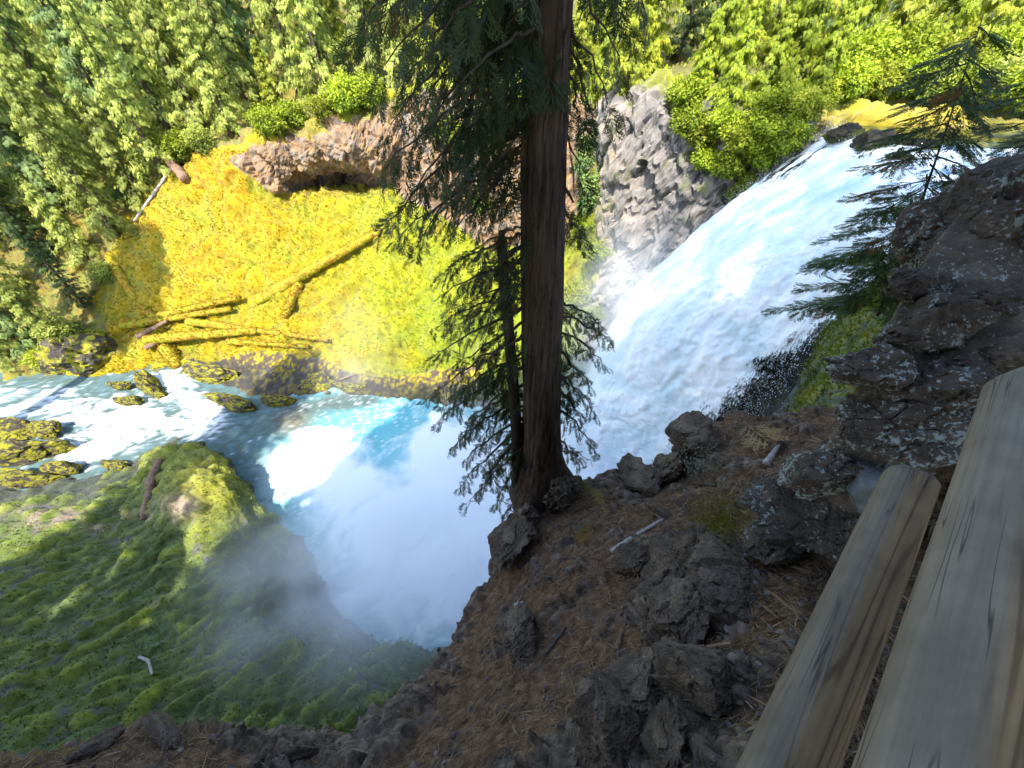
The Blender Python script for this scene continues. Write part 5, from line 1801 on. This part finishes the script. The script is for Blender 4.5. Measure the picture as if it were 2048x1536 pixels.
# rocks in the river
riv = [(300, 775, 90, 45, 'mossy rock standing in the middle of the rapids'), (258, 803, 50, 22, 'low dark rock left of the mossy rock in the rapids'), (240, 770, 40, 20, 'small wet rock upstream in the rapids'), (470, 805, 130, 40, 'brown wet rock breaking the water by the far bank'),
       (560, 800, 60, 28, 'small dark rock with white water by the far bank'), (20, 866, 110, 46, 'mossy rock at the left edge of the rapids'), (92, 856, 70, 34, 'smaller mossy rock next to the one at the left edge'), (40, 910, 150, 70, 'yellow mossy rock pile left of the rapids'), (115, 890, 60, 30, 'yellow mossy rock at the end of the pile'), (130, 935, 70, 34, 'dark rock in shallow water near the moss bank'),
       (60, 960, 120, 50, 'mossy rock between rapids and moss bank'), (235, 935, 60, 26, 'small mossy rock beside the big mound'), (700, 775, 60, 26, 'wet rock at the foot of the far slope'), (175, 715, 150, 100, 'big mossy boulder jutting into the rapids from the far bank'), (430, 745, 110, 45, 'mossy rock below the log jam'),
       (640, 770, 70, 40, 'wet brown rock below the moss near the pool')]
RVM = [mesh_np('river_rock_form', a, b, M_RROCK, smooth=False) for a, b in RP]
for i, (ru, rv_, rw, rh, lb) in enumerate(riv):
    p = PZ(ru, rv_, POOL_Z + 0.1)
    d_ = p @ CAMF
    a, b = rw / 2 * d_ / FOC, rh / 2 * d_ / FOC
    o = add('river_rock', RVM[(i * 3) % 10], label=lb, cat='rock', group='rocks in and beside the rapids', loc=tuple(p))
    o.scale = (a * 1.1, b * 1.0, b * 1.3)
    o.rotation_euler = (0, 0, i * 1.1 % 0.8 - 0.4)
lipr = [(1745, 290, 120, 36, 'dark mossy rock at the lip of the falls'), (1800, 318, 60, 26, 'small dark rock in the white water at the lip'), (1690, 268, 80, 26, 'wet rock at the far corner of the lip'), (1840, 300, 90, 30, 'brown rock under the fir branches at the lip')]
for i, (ru, rv_, rw, rh, lb) in enumerate(lipr):
    p = PZ(ru, rv_, -5.05)
    d_ = p @ CAMF
    a, b = rw / 2 * d_ / FOC, rh / 2 * d_ / FOC
    o = add('lip_rock', mesh_np('lip_rock', RP[(i * 3 + 1) % 10][0], RP[(i * 3 + 1) % 10][1], M_CROCK), label=lb, cat='rock', group='rocks at the lip of the falls', loc=tuple(p))
    o.scale = (a * 0.8, b * 2.2, b * 1.5)

# ------------------------------------------------------------------ log fence
fence = add('log_fence', None, label='weathered log fence of two thick rails beside the trail', cat='fence', loc=(0.54, 0.0, -1.66))


def rail(name, z, r0, s0, s1, off, lab, rot):
    n, sd = 160, 56
    t_ = np.linspace(s0, s1, n)
    a_ = np.linspace(0, 2 * np.pi, sd, endpoint=False)
    rr = r0 * (1 + (0.095 if r0 > 0.09 else 0.06) * np.cos(4 * (a_ - rot))[None] + 0.02 * np.cos(3 * a_ + 1)[None]) * np.ones((n, 1))
    e_ = np.clip((s1 - t_) / (r0 * 0.3), 0, 1)
    rr = rr * (0.86 + 0.14 * np.sqrt(1 - (1 - e_) ** 2))[:, None]
    V = np.stack([np.cos(a_)[None] * rr, np.sin(a_)[None] * rr, np.repeat(t_[:, None], sd, 1)], -1)
    q = V.reshape(-1, 3)
    q = q + 0 * q
    nz = fbm(q * np.array([9, 9, 1.3]), 4, seed=int(r0 * 1000))
    V = V * np.array([1, 1, 1])
    V[..., :2] *= (1 + 0.03 * nz.reshape(n, sd))[..., None]
    if r0 > 0.09:
        V[..., 2] -= 1.5 * V[..., 0] * sstep(V[..., 2], s1 - 0.45, s1)
    V = V.reshape(-1, 3)
    i_ = np.arange(n - 1)[:, None] * sd + np.arange(sd)[None]
    j_ = np.arange(n - 1)[:, None] * sd + (np.arange(sd)[None] + 1) % sd
    Q = np.stack([i_, j_, j_ + sd, i_ + sd], -1).reshape(-1, 4)
    V = np.vstack([V, [[0, 0, s1 + 0.004]]])
    kx = np.arange(sd)
    T = np.stack([kx + (n - 1) * sd, (kx + 1) % sd + (n - 1) * sd, np.full(sd, n * sd)], 1)
    ang_ = np.concatenate([np.tile(a_, n), [0]])
    # the weathered grey face looks to the gorge; the face towards the trail shows bare brown grain
    return V, Q, T, ang_


def put_rail(z, r0, s0, s1, off, lab, rot, browndir, tint, bt=-0.05):
    V, Q, T, an = rail('rail', z, r0, s0, s1, off, lab, rot)
    Zax = Vector(fd)
    Yax = Vector((0, 0, 1))
    Xax = Yax.cross(Zax)
    M3 = Matrix((Xax, Yax, Zax)).transposed()
    # weight of the brown side
    dirs = np.stack([np.cos(an), np.sin(an), 0 * an], 1) @ np.array(M3).T
    w_ = sstep(dirs @ np.array(browndir), bt, bt + 0.3)
    c = mixc(np.tile(np.array([1.0, 1.0, 1.0]) * tint, (len(V), 1)), np.array([1.0, 0.76, 0.52]) * 0.92 * tint, w_)
    endw = sstep(V[:, 2], s1 - 0.05, s1)
    c = mixc(c, (0.42, 0.36, 0.34), endw * 0.8)
    me = mesh_np('rail', V, [Q, T], M_RAIL, c, {'grain': 0.16 + 0.84 * w_})
    o = add('rail', me, fence)
    o['label'] = lab
    o.matrix_parent_inverse = Matrix.Identity(4)
    mw = M3.to_4x4()
    mw.translation = Vector(tuple(off)) - fence.location + Vector((0, 0, z))
    o.matrix_local = mw
    return o


put_rail(-1.06, 0.067, -2.2, 0.95, (0.534, 0, 0), 'thinner lower rail with its cut end against the stone wall', 0.6, (0.66, -0.6, 0.45), 0.95)
put_rail(-0.70, 0.105, -2.2, 1.10, (0.606, 0.0, 0), 'thick upper rail with pale weathered face', 0.2, (0.66, -0.6, 0.45), 1.1, -0.22)

# ------------------------------------------------------------------ logs and sticks
TFV = np.array([[-0.2, 0, 0], [0.2, 0, 0], [0.1, 0.25, 1.0], [0, -0.2, 0], [0, 0.2, 0], [0.35, -0.1, 0.85], [-0.15, 0.15, 0], [0.15, -0.15, 0], [-0.4, -0.2, 0.8]])
TFT = np.array([[0, 1, 2], [3, 4, 5], [6, 7, 8]])

def surf_path(pix, lift, bvs, n=24):
    pts_ = []
    for (pu, pv) in pix:
        h = hit(pu, pv, bvs)
        pts_.append(h[0] + np.array([0, 0, lift]) if h is not None else None)
    pts_ = [p for p in pts_ if p is not None]
    return resample(pts_, n) if len(pts_) > 1 else None


def log(name, pix, wpx, label, mat, cat='log', group=None, lift=0.3, bvs=None, taper=0.7, wob=0.45, straight=True, n=60):
    p = surf_path(pix, lift, bvs or (BV_FAR,), n)
    if p is None:
        return
    if straight and len(pix) == 2:
        p = p[0] + (p[-1] - p[0]) * np.linspace(0, 1, n)[:, None]
        p = p + np.array([0, 0, 1.0]) * (0.0)
    d_ = (p @ CAMF).mean()
    r_ = wpx / 2 * d_ / FOC * (0.72 if mat is M_MLOG else 1.0)
    V, Q, T = tube(p, np.linspace(r_, r_ * taper, n), 14, wob=wob, seed=len(label))
    o_ = p[0]
    ob = add(name, mesh_np(name, V - o_, [Q, T], mat), label=label, cat=cat, group=group, loc=tuple(o_))
    if mat is M_MLOG:
        r_s = np.random.default_rng(len(label) * 7)
        m_ = 700
        a_s = r_s.integers(0, n * 14, m_)
        up_ = V[a_s] - np.repeat(p, 14, 0)[a_s]
        keep_ = up_[:, 2] > -0.3 * r_
        a_s, up_ = a_s[keep_], up_[keep_]
        Mt = np.zeros((len(a_s), 3, 4))
        Mt[:, :, :3] = frames(r_s.normal(0, 1, (len(a_s), 3)), up_ + r_s.normal(0, 0.3 * r_, (len(a_s), 3)), 0.2 * r_s.uniform(0.6, 1.5, len(a_s)))
        Mt[:, :, 3] = V[a_s] - o_ + r_s.normal(0, 0.05, (len(a_s), 3))
        tn = r_s.uniform(0, 1, (len(a_s), 1))
        add('moss', stamp(TFV, TFT, Mt, 'log_moss', M_TUFT, np.array([[0.46, 0.29, 0.015]]) * tn + np.array([[0.26, 0.24, 0.015]]) * (1 - tn)), ob, kind='stuff')
    return ob


LG = 'fallen logs of the log jam'
log('mossy_log', [(515, 607), (762, 466)], 30, 'long moss covered log lying up the yellow slope', M_MLOG, lift=0.3, taper=0.6)
log('mossy_log', [(600, 570), (570, 640)], 24, 'short mossy limb hanging below the long log', M_MLOG, lift=0.3)
log('mossy_log', [(252, 664), (470, 630)], 20, 'log jam: mossy log slanting up to the slope', M_MLOG, group=LG, lift=0.9)
log('mossy_log', [(300, 690), (520, 672)], 26, 'log jam: thick orange moss log in the middle', M_MLOG, group=LG, lift=0.8)
log('mossy_log', [(385, 655), (662, 692)], 22, 'log jam: longest log, pointing at the pool', M_MLOG, group=LG, lift=0.9, taper=0.4)
log('mossy_log', [(330, 648), (490, 612)], 18, 'log jam: upper thin mossy log', M_MLOG, group=LG, lift=1.2)
log('mossy_log', [(460, 690), (620, 700)], 18, 'log jam: lower log near the water', M_MLOG, group=LG, lift=0.5, taper=0.5)
log('bare_log', [(285, 688), (345, 655)], 10, 'log jam: bare brown branch poking out', M_LOG, group=LG, lift=1.0)
log('bare_log', [(300, 706), (350, 680)], 10, 'log jam: lowest bare branch end', M_LOG, group=LG, lift=0.8)
log('bare_log', [(238, 540), (262, 580), (318, 645)], 26, 'thick reddish log leaning down the shaded slope to the log jam', M_MLOG, lift=0.35, straight=False, taper=1.0)
log('mossy_stump', [(335, 700), (362, 738)], 36, 'mossy stump end in the water below the log jam', M_MLOG, cat='stump', lift=0.4, taper=0.7)
log('broken_snag', [(328, 312), (352, 340), (378, 372)], 20, 'broken brown snag leaning at the top of the moss slope', M_LOG, cat='snag', lift=0.7, straight=False, taper=0.9)
log('dead_pole', [(347, 342), (272, 448)], 6, 'thin grey pole lying across the top of the moss slope', M_GREYLOG, cat='pole', lift=0.35)
log('dead_pole', [(1212, 272), (1190, 366)], 9, 'white bare pole standing against the cliff right of the trunk', M_GREYLOG, cat='pole', lift=0.5)
log('rotten_log', [(322, 922), (306, 970), (290, 1042)], 16, 'thin reddish log lying on the mossy mound', M_LOG, lift=0.25, bvs=(BV_LOW,), straight=False)
log('stick', [(282, 1315), (300, 1322), (308, 1350)], 6, 'curved pale stick lying on the shaded moss bank', M_STICK, cat='stick', lift=0.15, bvs=(BV_LOW,), straight=False)
log('stick', [(680, 762), (714, 750)], 4, 'thin red stick at the foot of the sunlit slope', M_LOG, cat='stick', lift=0.2)
log('root_stump', [(185, 380), (200, 408)], 30, 'orange rotten stump among the left trees', M_LOG, cat='stump', lift=0.6, taper=0.8)
log('stick', [(1222, 1105), (1262, 1078), (1325, 1040)], 11, 'bleached curved stick lying across the ledge', M_STICK, cat='stick', lift=0.012, bvs=(BV_LED,), straight=False, taper=0.55)
log('wood_chip', [(1530, 930), (1556, 893)], 14, 'pale chip of wood on the needles near the stone wall', M_STICK, cat='wood chip', lift=0.012, bvs=(BV_LED,), taper=0.5)
log('wood_chip', [(1230, 1302), (1246, 1262)], 14, 'orange wood chip in the middle of the ledge', M_LOG, cat='wood chip', lift=0.012, bvs=(BV_LED,), taper=0.4)
log('stick', [(1088, 1312), (1132, 1254)], 7, 'dark straight stick low on the ledge', M_TWIG, cat='stick', lift=0.015, bvs=(BV_LED,))
log('stick', [(1385, 968), (1432, 972)], 9, 'short dark stick beside the lichen tuft', M_TWIG, cat='stick', lift=0.012, bvs=(BV_LED,))
log('wood_chip', [(1030, 1212), (1048, 1207)], 9, 'tiny white wood chip near the brink', M_STICK, cat='wood chip', lift=0.01, bvs=(BV_LED,))
log('stick', [(1350, 1255), (1420, 1340), (1500, 1420)], 5, 'long thin twig running down beside the lower rail', M_STICK, cat='stick', lift=0.03, bvs=(BV_LED,), straight=False, taper=0.4)

# fallen cedar fronds on the ledge
for i, (a_, b_, colr_, lb) in enumerate([((1490, 850), (1545, 905), (0.26, 0.17, 0.08), 'dry tan cedar frond on the needles near the wall'), ((1150, 975), (1215, 1020), (0.24, 0.2, 0.07), 'yellowing cedar frond below the cedar root'),
                                         ((1190, 1052), (1160, 1085), (0.28, 0.16, 0.02), 'orange cedar frond in the middle of the ledge'), ((1130, 1035), (1165, 1022), (0.13, 0.13, 0.03), 'small green frond beside the cedar root'),
                                         ((1350, 1165), (1375, 1150), (0.2, 0.12, 0.03), 'brown frond under the bleached stick'), ((1035, 1400), (1010, 1440), (0.2, 0.12, 0.05), 'brown frond low on the ledge')]):
    h1, h2 = hit(*a_, (BV_LED,)), hit(*b_, (BV_LED,))
    if h1 is None or h2 is None:
        continue
    d_ = h2[0] - h1[0]
    ln = np.linalg.norm(d_) * 1.15
    R3 = frames(d_[None], (h1[1] + np.array([0, 0, 0.4]))[None], [ln])[0]
    V = FR[i % 3][0] * np.array([0.65, 1, 0.4]) @ R3.T + np.array([0, 0, 0.02])
    add('fallen_frond', mesh_np('fallen_frond', V, FR[i % 3][1], M_CEDAR, np.tile([colr_], (len(V), 1)), smooth=False), label=lb, cat='frond', group='fallen fronds on the ledge', loc=tuple(h1[0] + np.array([0, 0, 0.01])))

# ------------------------------------------------------------------ litter, pebbles, moss
rl = np.random.default_rng(9)
pu, pv, pd = proj(LED_P)
ok = (pd > 0.5) & (pu > -60) & (pu < 2100) & (pv > 780) & (pv < 1640) & (LED_N[:, 2] > 0.25)
ids = np.where(ok)[0]
w_ = np.where(LED_R[ids] > 0.5, 0.25, 1.0) * pd[ids] ** 0
NN = 30000
pick = rl.choice(ids, NN, p=w_ / w_.sum())
ln = rl.uniform(0.02, 0.07, NN) * np.where(rl.uniform(0, 1, NN) < 0.06, 2.4, 1)
NV = np.array([[-0.03, 0, 0], [0.03, 0, 0], [0.07, 0.55, 0.06], [0.08, 1, 0.0]])
NT = np.array([[0, 1, 2], [0, 2, 3]])
nrm_ = LED_N[pick] + rl.normal(0, 0.25, (NN, 3))
ax_ = np.cross(nrm_, rl.normal(0, 1, (NN, 3)))
Mx = np.zeros((NN, 3, 4))
Mx[:, :, :3] = frames(ax_, nrm_, ln)
Mx[:, :, 3] = LED_P[pick] + LED_N[pick] * 0.006 + rl.normal(0, 0.006, (NN, 3))
tone = rl.uniform(0, 1, (NN, 1))
cl = np.array([0.13, 0.07, 0.035]) * (1 - tone) + np.array([0.36, 0.25, 0.14]) * tone
add('needle_litter', stamp(NV, NT, Mx, 'needle_litter', M_TUFT, cl), kind='stuff', label='brown dry needles and twiglets scattered over the ledge', cat='litter')
NP_ = 2600
pick = rl.choice(ids, NP_)
RVs, RFs = rock_verts(401, 1, 9, 0.05, 0.0)
Mx = np.zeros((NP_, 3, 4))
a_ = rl.normal(0, 1, (NP_, 3))
Mx[:, :, :3] = frames(a_, np.roll(a_, 1, 1) + 0.2, 0.005 + 0.018 * rl.uniform(0, 1, NP_) ** 3)
Mx[:, :, 3] = LED_P[pick] + LED_N[pick] * 0.004
tone = rl.uniform(0.5, 1.5, (NP_, 1))
add('pebbles', stamp(RVs, RFs, Mx, 'pebbles', M_LEDGE, np.array([[0.15, 0.125, 0.105]]) * tone), kind='stuff', label='small grey stones scattered over the ledge', cat='pebbles')

TFV = np.array([[-0.2, 0, 0], [0.2, 0, 0], [0.1, 0.25, 1.0], [0, -0.2, 0], [0, 0.2, 0], [0.35, -0.1, 0.85], [-0.15, 0.15, 0], [0.15, -0.15, 0], [-0.4, -0.2, 0.8]])
TFT = np.array([[0, 1, 2], [3, 4, 5], [6, 7, 8]])


def tufts(name, Pp, Np, Cp, sel, n, size, label, seed):
    r_ = np.random.default_rng(seed)
    ii = np.where(sel)[0]
    pick_ = r_.choice(ii, n)
    Mx_ = np.zeros((n, 3, 4))
    upv = Np[pick_] * 0.6 + np.array([0, 0, 0.6]) + r_.normal(0, 0.35, (n, 3))
    f = frames(r_.normal(0, 1, (n, 3)), upv, size * r_.uniform(0.5, 1.4, n))
    Mx_[:, :, :3] = f
    Mx_[:, :, 3] = Pp[pick_] + r_.normal(0, 0.08, (n, 3))
    return add(name, stamp(TFV, TFT, Mx_, name, M_TUFT, np.clip(Cp[pick_] * r_.uniform(0.88, 1.18, (n, 1)), 0, 0.9)), kind='stuff', label=label, cat='moss')


fu, fv, fdp = proj(FAR_P)
sel = (fu > 60) & (fu < 1300) & (fv > 300) & (fv < 800) & (FAR_C[:, 1] > 0.2) & (FAR_C[:, 2] < 0.06)
tufts('slope_moss', FAR_P, FAR_N, FAR_C, sel, 38000, 0.18, 'shaggy yellow moss covering the sunlit slope', 31)
lu, lv, ldp = proj(LOW_P)
sel = (lu > -80) & (lu < 1000) & (LOW_P[:, 2] > -30.6) & (LOW_C[:, 1] > 0.1)
tufts('bank_moss', LOW_P, LOW_N, LOW_C, sel, 15000, 0.15, 'shaggy green moss covering the near bank', 32)
ru_, rv2, rd_ = proj(RIM_P)
sel = (ru_ > 1560) & (ru_ < 2048) & (rv2 > 380) & (rv2 < 860) & (RIM_P[:, 2] > -9) & (RIM_C[:, 1] > 0.08)
tufts('rim_moss', RIM_P, RIM_N, RIM_C, sel, 11000, 0.10, 'bright green moss on the gorge rim beside the falls', 35)
# moss cushion and lichen tuft on the ledge
sel = ok & (np.hypot((pu - 1450) / 60, (pv - 1045) / 36) < 1)
tufts('moss_cushion', LED_P, LED_N, np.tile([[0.13, 0.115, 0.012]], (len(LED_P), 1)), sel, 2600, 0.014, 'olive moss cushion on the ledge under the stone wall', 33)
sel = ok & (np.hypot((pu - 1408) / 30, (pv - 940) / 14) < 1)
if sel.sum() > 10:
    tufts('lichen_tuft', LED_P, LED_N, np.tile([[0.26, 0.28, 0.19]], (len(LED_P), 1)), sel, 700, 0.028, 'pale grey green lichen tuft on the ledge', 34)
